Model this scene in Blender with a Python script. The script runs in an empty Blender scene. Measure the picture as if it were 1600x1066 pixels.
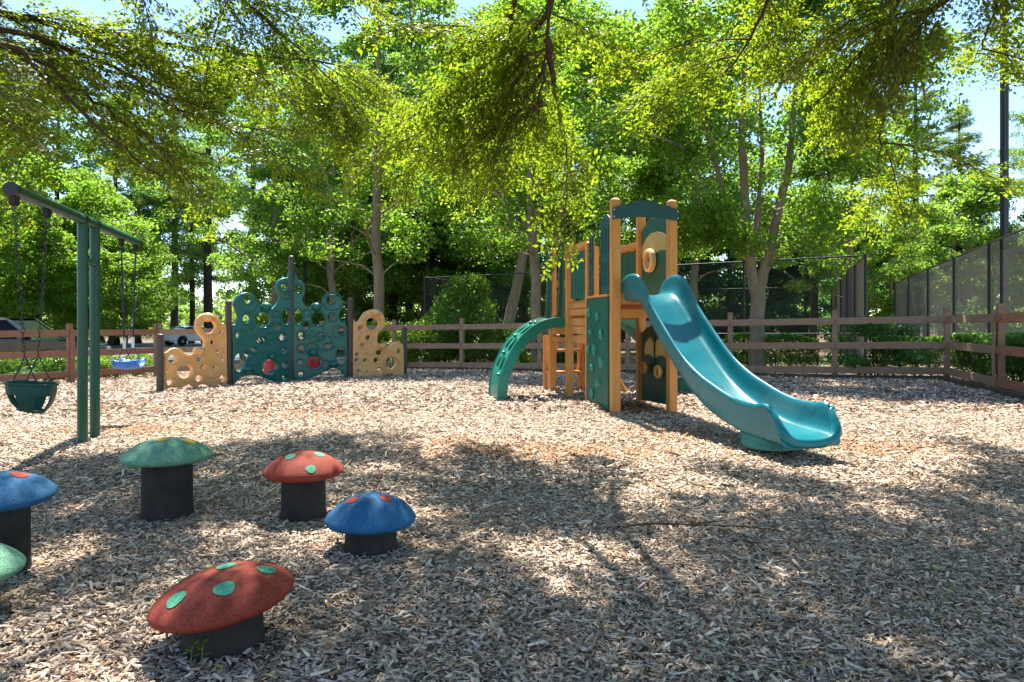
import bpy, bmesh, math, random
import numpy as np
from mathutils import Vector, Matrix

# ------------------------------------------------------------------ camera, sky, sun, exposure
scene = bpy.context.scene
COL = scene.collection
cam_d = bpy.data.cameras.new("camera")
cam_d.sensor_width = 36.0
cam_d.lens = 24.75
cam_d.shift_y = -0.0169
cam_d.clip_start = 0.05
cam_d.clip_end = 2000
cam = bpy.data.objects.new("camera", cam_d)
COL.objects.link(cam)
cam.location = (0, 0, 1.05)
cam.rotation_euler = (math.radians(90), 0, 0)
scene.camera = cam

SUN_EL, SUN_AZ = math.radians(60), math.radians(-8)       # azimuth clockwise from +Y
world = bpy.data.worlds.new("World")
scene.world = world
world.use_nodes = True
wn = world.node_tree
sky = wn.nodes.new("ShaderNodeTexSky")
sky.sky_type = 'NISHITA'
sky.sun_disc = False
sky.sun_elevation = SUN_EL
sky.sun_rotation = SUN_AZ
sky.air_density = 1.0
sky.dust_density = 0.1
sky.ozone_density = 4.0
bg = wn.nodes["Background"]
wn.links.new(sky.outputs[0], bg.inputs[0])
bg.inputs[1].default_value = 0.115
sun_d = bpy.data.lights.new("sun", 'SUN')
sun_d.energy = 5.0
sun_d.angle = math.radians(0.53)
sun_d.color = (1.0, 0.95, 0.86)
sun = bpy.data.objects.new("sun", sun_d)
COL.objects.link(sun)
to_sun = Vector((math.sin(SUN_AZ) * math.cos(SUN_EL), math.cos(SUN_AZ) * math.cos(SUN_EL), math.sin(SUN_EL)))
sun.rotation_euler = to_sun.to_track_quat('Z', 'Y').to_euler()
sun.location = (0, 0, 30)
vs = scene.view_settings
vs.view_transform = 'Standard'
vs.look = 'None'
vs.exposure = 1.52
vs.gamma = 1.0
vs.use_curve_mapping = False
scene.cycles.use_denoising = True
scene.cycles.max_bounces = 8
scene.cycles.diffuse_bounces = 4
scene.cycles.transmission_bounces = 6
scene.cycles.caustics_reflective = False
scene.cycles.caustics_refractive = False

random.seed(7)
RS = np.random.RandomState(11)

# ------------------------------------------------------------------ helpers
ORG = {}          # object name -> 4x4 of the root it belongs to


def thing(name, label, cat, loc=(0, 0, 0), rotz=0.0, group=None):
    o = bpy.data.objects.new(name, None)
    COL.objects.link(o)
    o.empty_display_size = 0.2
    o.location = loc
    o.rotation_euler = (0, 0, rotz)
    o["label"] = label
    o["category"] = cat
    if group:
        o["group"] = group
    ORG[o.name] = Matrix.Translation(loc) @ Matrix.Rotation(rotz, 4, 'Z')
    return o


def tag(o, label=None, cat=None, group=None, kind=None):
    if label:
        o["label"] = label
    if cat:
        o["category"] = cat
    if group:
        o["group"] = group
    if kind:
        o["kind"] = kind
    return o


def link(name, me, parent=None, matrix=None):
    o = bpy.data.objects.new(name, me)
    COL.objects.link(o)
    if parent is not None:
        o.parent = parent
        ORG[o.name] = ORG.get(parent.name, Matrix.Identity(4))
    if matrix is not None:
        o.matrix_local = matrix
    return o


def copy_tree(o, parent=None):
    c = o.copy()
    COL.objects.link(c)
    c.parent = parent
    for ch in list(o.children):
        copy_tree(ch, c)
    return c


class MB:
    def __init__(self):
        self.V, self.F, self.M = [], [], []
        self.mi = 0

    def add(self, vs, fs):
        n = len(self.V)
        self.V.extend([tuple(v) for v in vs])
        for f in fs:
            self.F.append(tuple(i + n for i in f))
            self.M.append(self.mi)

    def box(self, c, s, R=None):
        c = Vector(c)
        vs = []
        for x in (-.5, .5):
            for y in (-.5, .5):
                for z in (-.5, .5):
                    v = Vector((x * s[0], y * s[1], z * s[2]))
                    vs.append(c + (R @ v if R else v))
        self.add(vs, [(0, 1, 3, 2), (4, 6, 7, 5), (0, 4, 5, 1), (2, 3, 7, 6), (0, 2, 6, 4), (1, 5, 7, 3)])
        return self

    def bar(self, p0, p1, w, h, up=(0, 0, 1)):
        p0, p1 = Vector(p0), Vector(p1)
        x = (p1 - p0).normalized()
        y = Vector(up).cross(x).normalized()
        z = x.cross(y)
        R = Matrix((x, y, z)).transposed()
        return self.box((p0 + p1) / 2, ((p1 - p0).length, w, h), R)

    def tube(self, pts, r, n=8, cap=True):
        pts = [Vector(p) for p in pts]
        rr = r if isinstance(r, (list, tuple)) else [r] * len(pts)
        vs, fs = [], []
        ref = None
        for i, p in enumerate(pts):
            t = (pts[min(i + 1, len(pts) - 1)] - pts[max(i - 1, 0)]).normalized()
            if ref is None:
                ref = Vector((0, 0, 1)) if abs(t.z) < .9 else Vector((1, 0, 0))
            a = (ref - t * ref.dot(t))
            a = a.normalized() if a.length > 1e-6 else t.orthogonal().normalized()
            ref = a
            b = t.cross(a)
            for k in range(n):
                q = 2 * math.pi * k / n
                vs.append(p + (a * math.cos(q) + b * math.sin(q)) * rr[i])
        for i in range(len(pts) - 1):
            for k in range(n):
                k2 = (k + 1) % n
                fs.append((i * n + k, i * n + k2, (i + 1) * n + k2, (i + 1) * n + k))
        if cap:
            fs.append(tuple(range(n - 1, -1, -1)))
            fs.append(tuple((len(pts) - 1) * n + k for k in range(n)))
        self.add(vs, fs)
        return self

    def lathe(self, prof, c=(0, 0, 0), n=24, R=None, sx=1, sy=1):
        c = Vector(c)
        vs, fs = [], []
        for r, z in prof:
            for k in range(n):
                q = 2 * math.pi * k / n
                v = Vector((r * math.cos(q) * sx, r * math.sin(q) * sy, z))
                vs.append(c + (R @ v if R else v))
        m = len(prof)
        for i in range(m - 1):
            for k in range(n):
                k2 = (k + 1) % n
                fs.append((i * n + k, i * n + k2, (i + 1) * n + k2, (i + 1) * n + k))
        fs.append(tuple(range(n - 1, -1, -1)))
        fs.append(tuple((m - 1) * n + k for k in range(n)))
        self.add(vs, fs)
        return self

    def sphere(self, c, r, n=16, m=8, s=(1, 1, 1)):
        prof = [(r * math.sin(math.pi * (i + .02) / (m + .04)), -r * math.cos(math.pi * (i + .02) / (m + .04))) for i in range(m + 1)]
        k = len(self.V)
        self.lathe(prof, (0, 0, 0), n)
        for i in range(k, len(self.V)):
            v = self.V[i]
            self.V[i] = (c[0] + v[0] * s[0], c[1] + v[1] * s[1], c[2] + v[2] * s[2])
        return self

    def prism(self, poly, o, ex, ey, th):
        """poly in the plane o + x*ex + y*ey, thickness th centred on it"""
        o, ex, ey = Vector(o), Vector(ex), Vector(ey)
        nz = ex.cross(ey).normalized() * th / 2
        n = len(poly)
        a = [o + ex * x + ey * y + nz for x, y in poly]
        b = [o + ex * x + ey * y - nz for x, y in poly]
        fs = [tuple(range(n)), tuple(range(2 * n - 1, n - 1, -1))]
        for i in range(n):
            j = (i + 1) % n
            fs.append((i, n + i, n + j, j))
        self.add(a + b, fs)
        return self

    def grid(self, P, closed_u=False):
        """P[i][j] rows of points"""
        n, m = len(P), len(P[0])
        vs = [v for row in P for v in row]
        fs = []
        for i in range(n - 1):
            for j in range(m if closed_u else m - 1):
                j2 = (j + 1) % m
                fs.append((i * m + j, i * m + j2, (i + 1) * m + j2, (i + 1) * m + j))
        self.add(vs, fs)
        return self

    def mesh(self, name, mats, bevel=0, seg=2, ang=38, org=None):
        me = bpy.data.meshes.new(name)
        V = self.V
        if org is not None:
            inv = org.inverted()
            V = [tuple(inv @ Vector(v)) for v in V]
        me.from_pydata(V, [], self.F)
        mats = mats if isinstance(mats, (list, tuple)) else [mats]
        for m in mats:
            me.materials.append(m)
        if len(mats) > 1:
            me.polygons.foreach_set("material_index", self.M)
        bm = bmesh.new()
        bm.from_mesh(me)
        bmesh.ops.recalc_face_normals(bm, faces=bm.faces)
        if bevel:
            es = [e for e in bm.edges if e.is_manifold and e.calc_face_angle(0) > .6]
            bmesh.ops.bevel(bm, geom=es, offset=bevel, segments=seg, affect='EDGES', clamp_overlap=True)
        bm.to_mesh(me)
        bm.free()
        me.polygons.foreach_set("use_smooth", [True] * len(me.polygons))
        me.set_sharp_from_angle(angle=math.radians(ang))
        return me

    def build(self, name, mats, parent=None, local=False, **k):
        org = None
        if parent is not None and not local:
            org = ORG.get(parent.name)
        return link(name, self.mesh(name, mats, org=org, **k), parent)


def fast_mesh(name, V, nper, mat, col=None, smooth=False):
    """V (N,k,3) polygons' own vertices; nper: list of index tuples into k"""
    N, k, _ = V.shape
    me = bpy.data.meshes.new(name)
    idx = np.concatenate([np.array(f, dtype=np.int64) for f in nper])
    sizes = np.array([len(f) for f in nper])
    loops = (np.arange(N)[:, None] * k + idx[None, :]).ravel()
    tot = np.tile(sizes, N)
    starts = np.concatenate([[0], np.cumsum(tot)[:-1]])
    me.vertices.add(N * k)
    me.vertices.foreach_set("co", V.astype(np.float32).ravel())
    me.loops.add(len(loops))
    me.loops.foreach_set("vertex_index", loops.astype(np.int32))
    me.polygons.add(len(tot))
    me.polygons.foreach_set("loop_start", starts.astype(np.int32))
    me.polygons.foreach_set("loop_total", tot.astype(np.int32))
    if col is not None:
        ca = me.color_attributes.new("Col", 'FLOAT_COLOR', 'POINT')
        c = np.ones((N, k, 4), np.float32)
        c[:, :, :3] = col[:, None, :]
        ca.data.foreach_set("color", c.ravel())
    for m in (mat if isinstance(mat, (list, tuple)) else [mat]):
        me.materials.append(m)
    me.update(calc_edges=True)
    me.validate()
    return me


# ------------------------------------------------------------------ materials
def material(name, base, rough=.6, spec=.4, var=.15, vscale=8.0, bump=0.0, bscale=60.0, metal=0.0, stretch=None, second=None, speck=None, coat=0.0):
    m = bpy.data.materials.new(name)
    m.use_nodes = True
    nt = m.node_tree
    N, L = nt.nodes, nt.links
    p = N["Principled BSDF"]
    p.inputs["Roughness"].default_value = rough
    p.inputs["Specular IOR Level"].default_value = spec
    p.inputs["Metallic"].default_value = metal
    p.inputs["Coat Weight"].default_value = coat
    tc = N.new("ShaderNodeTexCoord")
    mp = N.new("ShaderNodeMapping")
    if stretch:
        mp.inputs["Scale"].default_value = stretch
    L.new(tc.outputs["Object"], mp.inputs["Vector"])
    n1 = N.new("ShaderNodeTexNoise")
    n1.inputs["Scale"].default_value = vscale
    n1.inputs["Detail"].default_value = 6
    n1.inputs["Roughness"].default_value = .65
    L.new(mp.outputs[0], n1.inputs["Vector"])
    ramp = N.new("ShaderNodeValToRGB")
    b = np.array(base[:3])
    lo = b * (1 - var)
    hi = np.minimum(b * (1 + var), .95) if second is None else np.array(second)
    ramp.color_ramp.elements[0].position = .3
    ramp.color_ramp.elements[1].position = .72
    ramp.color_ramp.elements[0].color = (*lo, 1)
    ramp.color_ramp.elements[1].color = (*hi, 1)
    L.new(n1.outputs["Fac"], ramp.inputs[0])
    out = ramp.outputs[0]
    if speck:
        n3 = N.new("ShaderNodeTexNoise")
        n3.inputs["Scale"].default_value = speck[0]
        n3.inputs["Detail"].default_value = 2
        L.new(tc.outputs["Object"], n3.inputs["Vector"])
        r3 = N.new("ShaderNodeValToRGB")
        r3.color_ramp.elements[0].position = speck[3]
        r3.color_ramp.elements[1].position = speck[3] + .06
        L.new(n3.outputs["Fac"], r3.inputs[0])
        mx = N.new("ShaderNodeMix")
        mx.data_type = 'RGBA'
        L.new(r3.outputs[0], mx.inputs[0])
        mx.inputs[6].default_value = (*speck[1], 1)
        L.new(out, mx.inputs[7])
        out = mx.outputs[2]
        # speck[2]: strength of the mix
        sc = N.new("ShaderNodeMix")
        sc.data_type = 'RGBA'
        sc.inputs[0].default_value = speck[2]
        L.new(ramp.outputs[0], sc.inputs[6])
        L.new(out, sc.inputs[7])
        out = sc.outputs[2]
    L.new(out, p.inputs["Base Color"])
    rr = N.new("ShaderNodeMapRange")
    rr.inputs[3].default_value = max(rough - .1, .02)
    rr.inputs[4].default_value = min(rough + .12, 1)
    L.new(n1.outputs["Fac"], rr.inputs[0])
    L.new(rr.outputs[0], p.inputs["Roughness"])
    if bump:
        n2 = N.new("ShaderNodeTexNoise")
        n2.inputs["Scale"].default_value = bscale
        n2.inputs["Detail"].default_value = 4
        L.new(mp.outputs[0], n2.inputs["Vector"])
        bp = N.new("ShaderNodeBump")
        bp.inputs["Strength"].default_value = bump
        bp.inputs["Distance"].default_value = .01
        L.new(n2.outputs["Fac"], bp.inputs["Height"])
        L.new(bp.outputs[0], p.inputs["Normal"])
    return m


def leaf_material(name, trans=(2.6, 2.5, 1.0), tw=.55, rough=.42, spec=.35):
    m = bpy.data.materials.new(name)
    m.use_nodes = True
    nt = m.node_tree
    N, L = nt.nodes, nt.links
    p = N["Principled BSDF"]
    p.inputs["Roughness"].default_value = rough
    p.inputs["Specular IOR Level"].default_value = spec
    at = N.new("ShaderNodeAttribute")
    at.attribute_name = "Col"
    L.new(at.outputs["Color"], p.inputs["Base Color"])
    mu = N.new("ShaderNodeMix")
    mu.data_type = 'RGBA'
    mu.blend_type = 'MULTIPLY'
    mu.clamp_result = False
    mu.inputs[0].default_value = 1
    L.new(at.outputs["Color"], mu.inputs[6])
    mu.inputs[7].default_value = (*trans, 1)
    tr = N.new("ShaderNodeBsdfTranslucent")
    L.new(mu.outputs[2], tr.inputs["Color"])
    mix = N.new("ShaderNodeMixShader")
    mix.inputs[0].default_value = tw
    L.new(p.outputs[0], mix.inputs[1])
    L.new(tr.outputs[0], mix.inputs[2])
    L.new(mix.outputs[0], N["Material Output"].inputs["Surface"])
    return m


def attr_material(name, rough=.85, spec=.2):
    m = bpy.data.materials.new(name)
    m.use_nodes = True
    nt = m.node_tree
    N, L = nt.nodes, nt.links
    p = N["Principled BSDF"]
    p.inputs["Roughness"].default_value = rough
    p.inputs["Specular IOR Level"].default_value = spec
    at = N.new("ShaderNodeAttribute")
    at.attribute_name = "Col"
    tc = N.new("ShaderNodeTexCoord")
    n1 = N.new("ShaderNodeTexNoise")
    n1.inputs["Scale"].default_value = 140
    n1.inputs["Detail"].default_value = 3
    L.new(tc.outputs["Object"], n1.inputs["Vector"])
    mr = N.new("ShaderNodeMapRange")
    mr.inputs[3].default_value = .72
    mr.inputs[4].default_value = 1.25
    L.new(n1.outputs["Fac"], mr.inputs[0])
    mu = N.new("ShaderNodeVectorMath")
    mu.operation = 'SCALE'
    L.new(at.outputs["Color"], mu.inputs[0])
    L.new(mr.outputs[0], mu.inputs["Scale"])
    L.new(mu.outputs[0], p.inputs["Base Color"])
    return m


M_LUMBER = material("tan recycled lumber", (.64, .295, .078), .5, .35, .16, 3.0, .25, 90, stretch=(6, 6, .6))
M_LUMBERH = material("tan recycled lumber boards", (.58, .255, .068), .55, .3, .2, 3.0, .25, 90)
M_GREENP = material("dark green plastic sheet", (.008, .105, .070), .45, .4, .12, 5, .08, 200)
M_TEALD = material("deep teal plastic board", (.004, .075, .085), .42, .4, .12, 5, .08, 200)
M_SLIDE = material("teal blue moulded plastic", (.002, .158, .19), .28, .45, .16, 3, .03, 120)
M_CLIMB = material("sea green moulded plastic", (.010, .205, .140), .36, .45, .15, 5, .05, 120, coat=.1)
M_BUBBLE = material("green moulded plastic", (.006, .125, .098), .36, .45, .15, 5, .05, 120, coat=.1)
M_BUBTAN = material("tan moulded plastic", (.74, .41, .145), .42, .4, .12, 5, .05, 120)
M_TANPL = material("cream tan plastic", (.72, .52, .24), .4, .4, .12, 6, .05, 120)
M_CREAM = material("cream translucent window plastic", (.70, .58, .28), .35, .4, .10, 9, .05, 150)
_nt = M_CREAM.node_tree
_tr = _nt.nodes.new("ShaderNodeBsdfTranslucent")
_tr.inputs["Color"].default_value = (.74, .60, .28, 1)
_mx = _nt.nodes.new("ShaderNodeMixShader")
_mx.inputs[0].default_value = .5
_nt.links.new(_nt.nodes["Principled BSDF"].outputs[0], _mx.inputs[1])
_nt.links.new(_tr.outputs[0], _mx.inputs[2])
_nt.links.new(_mx.outputs[0], _nt.nodes["Material Output"].inputs["Surface"])
M_BRPOST = material("brown powder coated steel", (.075, .052, .040), .5, .4, .2, 12, .08, 150)
M_GRSTEEL = material("green painted steel", (.004, .080, .045), .32, .45, .05, 4, .01, 120)
M_BLACKST = material("black coated steel", (.012, .013, .015), .4, .45, .2, 20, .05, 200)
M_CHAIN = material("dark weathered chain steel", (.055, .05, .045), .45, .5, .3, 60, .05, 200, metal=.6)
M_BUCKET = material("dark green rubber", (.010, .075, .055), .5, .4, .25, 14, .1, 150)
M_BLUE = material("bright blue plastic", (.02, .16, .62), .35, .45, .12, 14, .05, 150)
M_ROPE = material("dark blue coated chain", (.012, .02, .07), .5, .4, .2, 40, .05, 150)
M_WHITE = material("white plastic grip", (.7, .7, .7), .5, .4, .08, 30)
M_FENCE = material("brown stained fence wood", (.35, .215, .135), .7, .25, .28, 5, .5, 40, stretch=(1.2, 1.2, 9))
M_FENCEL = material("reddish brown stained fence wood", (.30, .15, .09), .7, .25, .25, 5, .5, 40, stretch=(1.2, 1.2, 9))
M_FENCEC = material("cedar toned fence wood", (.37, .155, .082), .65, .25, .3, 5, .5, 40, stretch=(1.2, 1.2, 12))
M_WIRE = material("grey chain link wire", (.22, .225, .22), .4, .5, .2, 30, metal=.4)
M_SCREEN = material("dark court wire", (.03, .035, .035), .5, .5, .2, 30)
M_BARK = material("pale flaking bark", (.25, .19, .12), .85, .2, .35, 7, .9, 30, stretch=(1, 1, .35))
M_BARKD = material("dark furrowed bark", (.055, .042, .032), .9, .15, .4, 6, .9, 30, stretch=(1, 1, .25))
M_TWIG = material("dark brown twig bark", (.085, .058, .036), .85, .15, .3, 20, .6, 60)
M_LEAFN = leaf_material("thin backlit leaves", (3.5, 3.4, 1.3), .58)
M_LEAFB = leaf_material("broad tree leaves", (3.1, 3.3, 1.8), .55)
M_LEAFD = leaf_material("dark evergreen leaves", (3.6, 3.8, 2.0), .48, .4, .4)
M_LEAFS = leaf_material("shrub leaves", (3.0, 3.1, 1.3), .48, .38, .45)
M_CHIP = attr_material("weathered wood chips")
M_LITTER = attr_material("fallen leaf litter", .7, .3)
M_RED = material("red rubber granules", (.29, .042, .021), .75, .3, .2, 5, .35, 260, speck=(170, (.05, .015, .012), .5, .42))
M_MGREEN = material("green rubber granules", (.15, .34, .22), .75, .3, .25, 5, .5, 260, speck=(170, (.01, .07, .04), .6, .42))
M_MBLUE = material("blue rubber granules", (.022, .14, .29), .75, .3, .25, 5, .5, 260, speck=(170, (.008, .04, .11), .6, .42))
M_SPGREEN = material("mint green rubber spot", (.10, .40, .24), .75, .3, .14, 9, .5, 260, speck=(230, (.02, .13, .07), .75, .42))
M_SPRED = material("red rubber spot", (.42, .06, .035), .75, .3, .14, 9, .5, 260, speck=(230, (.12, .02, .014), .7, .4))
M_SPYEL = material("yellow rubber spot", (.62, .40, .07), .75, .3, .14, 9, .5, 260, speck=(230, (.25, .15, .02), .6, .4))
M_STEM = material("black rubber stem", (.034, .031, .027), .85, .25, .35, 9, .4, 120, second=(.050, .045, .038))
M_GROUND = material("leaf strewn brown soil", (.15, .105, .07), .95, .1, .4, 1.6, .8, 30, second=(.26, .19, .12))
M_MULCH = material("packed wood chip bed", (.13, .098, .07), .95, .1, .45, 34, 1.0, 60, second=(.30, .225, .165))
M_ASPH = material("grey asphalt", (.11, .11, .112), .9, .2, .2, 1.2, .4, 90, second=(.19, .187, .18))
M_KERB = material("pale concrete", (.42, .40, .37), .85, .2, .15, 6, .3, 60)
M_TIMBER = material("weathered edging timber", (.10, .07, .05), .85, .2, .3, 6, .5, 40)
M_GLASS = material("dark car glass", (.006, .008, .011), .12, .15, .1, 3)
M_CARBLACK = material("black car paint", (.008, .010, .016), .10, .55, .1, 3, coat=.9)
M_CARWHITE = material("white car paint", (.74, .77, .82), .2, .5, .04, 3, coat=.6)
M_CARBLUE = material("dark blue car paint", (.015, .03, .075), .16, .55, .1, 3, coat=.8)
M_TYRE = material("black tyre rubber", (.014, .014, .014), .8, .3, .2, 30)
M_RIM = material("silver alloy", (.5, .5, .52), .3, .5, .08, 10, metal=.8)
M_LAMPRED = material("red tail lamp plastic", (.35, .01, .012), .2, .5, .1, 10)
M_LAMPCL = material("clear headlamp plastic", (.7, .72, .75), .1, .6, .05, 10)
M_REDPL = material("red plastic", (.55, .02, .016), .35, .45, .12, 6)
M_STALK = material("fresh green stalk", (.16, .24, .04), .6, .3, .1, 30)
M_BOLT = material("galvanised bolt steel", (.45, .45, .46), .4, .5, .1, 20, metal=.8)


# ------------------------------------------------------------------ ground
def gz(x, y, mound=True):
    x, y = np.asarray(x, float), np.asarray(y, float)
    sp = lambda v: np.log1p(np.exp(np.clip(v * 2, -30, 30))) / 2
    r = np.maximum(-.02 * sp(y - 11) - .03 * sp(-x - 3), -.55)
    if mound:
        r = r + .07 * np.exp(-(((x - .92) / .32) ** 2 + ((y - 8.6) / .45) ** 2))
        r = r + .012 * np.sin(x * 1.7 + .6 * np.sin(y * 1.1)) * np.cos(y * 1.3) * (y < 20)
        for mx, my in ((-1.89, 3.86), (-1.14, 3.85), (-.65, 3.27), (-.94, 2.3), (-2.16, 3.0)):
            r = r - .012 * np.exp(-(((x - mx) ** 2 + (y - my) ** 2) / .05))
        for hx, hy, hr, hd in ((-3.65, 5.2, .45, .035), (-4.25, 7.8, .5, .03), (2.36, 4.85, .4, .03)):
            r = r - hd * np.exp(-((x - hx) ** 2 + (y - hy) ** 2) / hr ** 2)
    return r


def G(x, y):
    return float(gz(x, y))


FENCE_L = [(-13.2, 10.0), (-12.1, 12.2), (-11.0, 14.4), (-10.2, 16.3), (-9.2, 18.3)]
FENCE_B = [(-9.2, 18.3), (-7.2, 18.75), (-5.15, 19.0), (-3.2, 19.0), (-1.33, 18.3), (.67, 17.4), (2.7, 16.5), (4.8, 15.5), (6.72, 14.65), (8.6, 13.9)]
FENCE_R = [(8.6, 13.9), (7.7, 11.2), (6.85, 8.6), (6.0, 6.0)]


def interp(P, v, k):
    P = sorted(P, key=lambda q: q[k])
    return np.interp(v, [q[k] for q in P], [q[1 - k] for q in P])


def inside_play(x, y):
    yb = interp(FENCE_B, x, 0)
    xl = interp([(-19, -2)] + FENCE_L, y, 1)
    xr = interp([(5.2, 3.0), (4.6, 1.0)] + FENCE_R, y, 1)
    xr = np.where(y < 6, np.maximum(xr, 6.6), xr)
    return (y < yb + .1) & (x > xl - .05) & (x < xr + .05) & (y < 19.1)


def axis(a, b, fine0, fine1, step):
    out = list(np.arange(fine0, fine1 + .001, step))
    s, v = step, fine1
    while v < b:
        s *= 1.25
        v += s
        out.append(min(v, b))
    s, v = step, fine0
    pre = []
    while v > a:
        s *= 1.25
        v -= s
        pre.append(max(v, a))
    return np.array(pre[::-1] + out)


def sheet(name, xs, ys, dz, mat, mask=None, mound=True):
    X, Y = np.meshgrid(xs, ys)
    Z = gz(X, Y, mound) + dz
    V = np.stack([X, Y, Z], -1).reshape(-1, 3)
    ny, nx = X.shape
    I, J = np.meshgrid(np.arange(nx - 1), np.arange(ny - 1))
    a = (J * nx + I).ravel()
    F = np.stack([a, a + 1, a + nx + 1, a + nx], -1)
    if mask is not None:
        cx = V[F].mean(1)
        F = F[mask(cx[:, 0], cx[:, 1])]
    used, inv = np.unique(F.ravel(), return_inverse=True)
    me = bpy.data.meshes.new(name)
    me.from_pydata(V[used].tolist(), [], inv.reshape(-1, 4).tolist())
    me.materials.append(mat)
    me.polygons.foreach_set("use_smooth", [True] * len(me.polygons))
    o = link(name, me)
    o["kind"] = "structure"
    return o


sheet("ground", axis(-320, 320, -16, 16, .5), axis(-80, 600, -6, 26, .5), -.03, M_GROUND)
sheet("mulch_bed", np.arange(-14, 9.2, .15), np.arange(-4, 19.4, .15), 0, M_MULCH, inside_play)


def asph_front(x):
    return np.where(x < -12, 22.3 + (x + 12) * .55, 22.3 + (x + 12) * .5)


sheet("parking_asphalt", np.arange(-70, 2.1, .5), np.arange(4, 66, .5), -.005, M_ASPH,
      lambda x, y: (y > asph_front(x) + .2) & (y < 64))
k = MB()
xs = np.linspace(-32, 2, 60)
P0 = [Vector((x, asph_front(x), G(x, asph_front(x)))) for x in xs]
rows = []
for p in P0:
    rows.append([p + Vector((-.0, -.08, -.1)), p + Vector((0, -.08, .1)), p + Vector((0, .1, .1)), p + Vector((0, .12, -.1))])
k.grid(rows)
o = k.build("parking_kerb", M_KERB)
o["kind"] = "structure"

# ------------------------------------------------------------------ chips
def rot_axes(yaw, pitch, roll):
    cy, sy, cp, sp, cr, sr = np.cos(yaw), np.sin(yaw), np.cos(pitch), np.sin(pitch), np.cos(roll), np.sin(roll)
    ax = np.stack([cy * cp, sy * cp, sp], -1)
    ay0 = np.stack([-sy, cy, 0 * cy], -1)
    az0 = np.cross(ax, ay0)
    ay = ay0 * cr[:, None] + az0 * sr[:, None]
    return ax, ay, np.cross(ax, ay)


PAL = np.array([(.47, .375, .285), (.60, .50, .39), (.36, .27, .19), (.34, .205, .12), (.15, .115, .085), (.70, .61, .50), (.25, .21, .175)])
PW = np.array([.24, .21, .14, .06, .13, .11, .11])


def chip_cols(x, y):
    n = len(x)
    c = PAL[RS.choice(len(PAL), n, p=PW)]
    red = np.zeros(n)
    for px, py, rx, ry, a in ((.3, 5.75, 1.1, .38, .7), (-.55, 6.2, .35, .3, .5), (3.0, 6.0, .5, .3, .7), (-3.9, 7.2, .8, .35, .7), (-4.5, 9.3, 1.4, .7, .4), (1.5, 6.6, .5, .4, .5), (-2.4, 8.3, .9, .5, .4), (4.2, 9.4, 1.2, .4, .4)):
        red = np.maximum(red, a * np.exp(-((x - px) / rx) ** 2 - ((y - py) / ry) ** 2))
    pick = RS.rand(n) < red
    c[pick] = np.array((.42, .23, .12)) * (.75 + .5 * RS.rand(pick.sum(), 1))
    return c * (.78 + .44 * RS.rand(n, 1)) * (1.08, 1.02, .98)


def chip_points(y0, y1, dens, wid):
    A = 2 * wid(y1) * (y1 - y0)
    n = int(A * dens)
    y = y0 + (y1 - y0) * RS.rand(n)
    x = (RS.rand(n) * 2 - 1) * wid(y1)
    keep = (np.abs(x) < wid(y)) & inside_play(x, y)
    return x[keep], y[keep]


def chips(name, y0, y1, dens, size, mode, label):
    x, y = chip_points(y0, y1, dens, lambda v: .74 * v + 1.2)
    n = len(x)
    L = size * np.clip(np.exp(RS.randn(n) * .45), .35, 2.6)
    W = L * (.14 + .26 * RS.rand(n))
    W = np.clip(W, size * .13, size * .6)
    T = size * (.04 + .07 * RS.rand(n))
    ax, ay, az = rot_axes(RS.rand(n) * 6.283, RS.randn(n) * .27, RS.randn(n) * .4)
    z = gz(x, y) + .002 + np.abs(RS.randn(n)) * .010 * (size / .04) ** .5
    c = np.stack([x, y, z], -1)
    cols = chip_cols(x, y)
    if mode == 0:
        t = .55 + .45 * RS.rand(n)
        V = np.zeros((n, 8, 3))
        i = 0
        for sx in (-.5, .5):
            for sy in (-.5, .5):
                for sz in (-.5, .5):
                    w = W * (1 if sx < 0 else t)
                    skew = (.25 * W) * (RS.rand(n) - .5)
                    V[:, i] = c + ax * (sx * L + (skew if sy > 0 else 0))[:, None] + ay * (sy * w)[:, None] + az * (sz * T)[:, None]
                    i += 1
        F = [(4, 6, 7, 5), (0, 1, 3, 2), (0, 4, 5, 1), (2, 3, 7, 6), (1, 5, 7, 3)]
    elif mode == 1:
        V = np.zeros((n, 6, 3))
        b = T * (1 + RS.rand(n))
        for i, (sx, sy) in enumerate(((-.5, -.5), (.5, -.35), (-.5, 0), (.5, 0), (-.5, .5), (.5, .35))):
            V[:, i] = c + ax * (sx * L)[:, None] + ay * (sy * W)[:, None] + az * (b if sy == 0 else 0 * b)[:, None]
        F = [(0, 1, 3, 2), (2, 3, 5, 4)]
    else:
        V = np.zeros((n, 4, 3))
        for i, (sx, sy) in enumerate(((-.5, -.5), (.5, -.4), (.5, .4), (-.5, .5))):
            V[:, i] = c + ax * (sx * L)[:, None] + ay * (sy * W)[:, None]
        F = [(0, 1, 2, 3)]
    o = link(name, fast_mesh(name, V, F, M_CHIP, cols))
    tag(o, label, "wood chips", kind="stuff")
    return o


chips("wood_chips", 1.3, 4.4, 4000, .0235, 0, "loose weathered wood chips around the mushroom steps")
chips("wood_chips", 1.3, 4.4, 4200, .022, 1, "fine splinters between the wood chips around the mushroom steps")
chips("wood_chips", 4.4, 8.2, 2500, .032, 1, "pale wood chips around the slide and swing")
chips("wood_chips", 8.2, 19.2, 880, .046, 2, "wood chips along the back fence")
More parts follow.
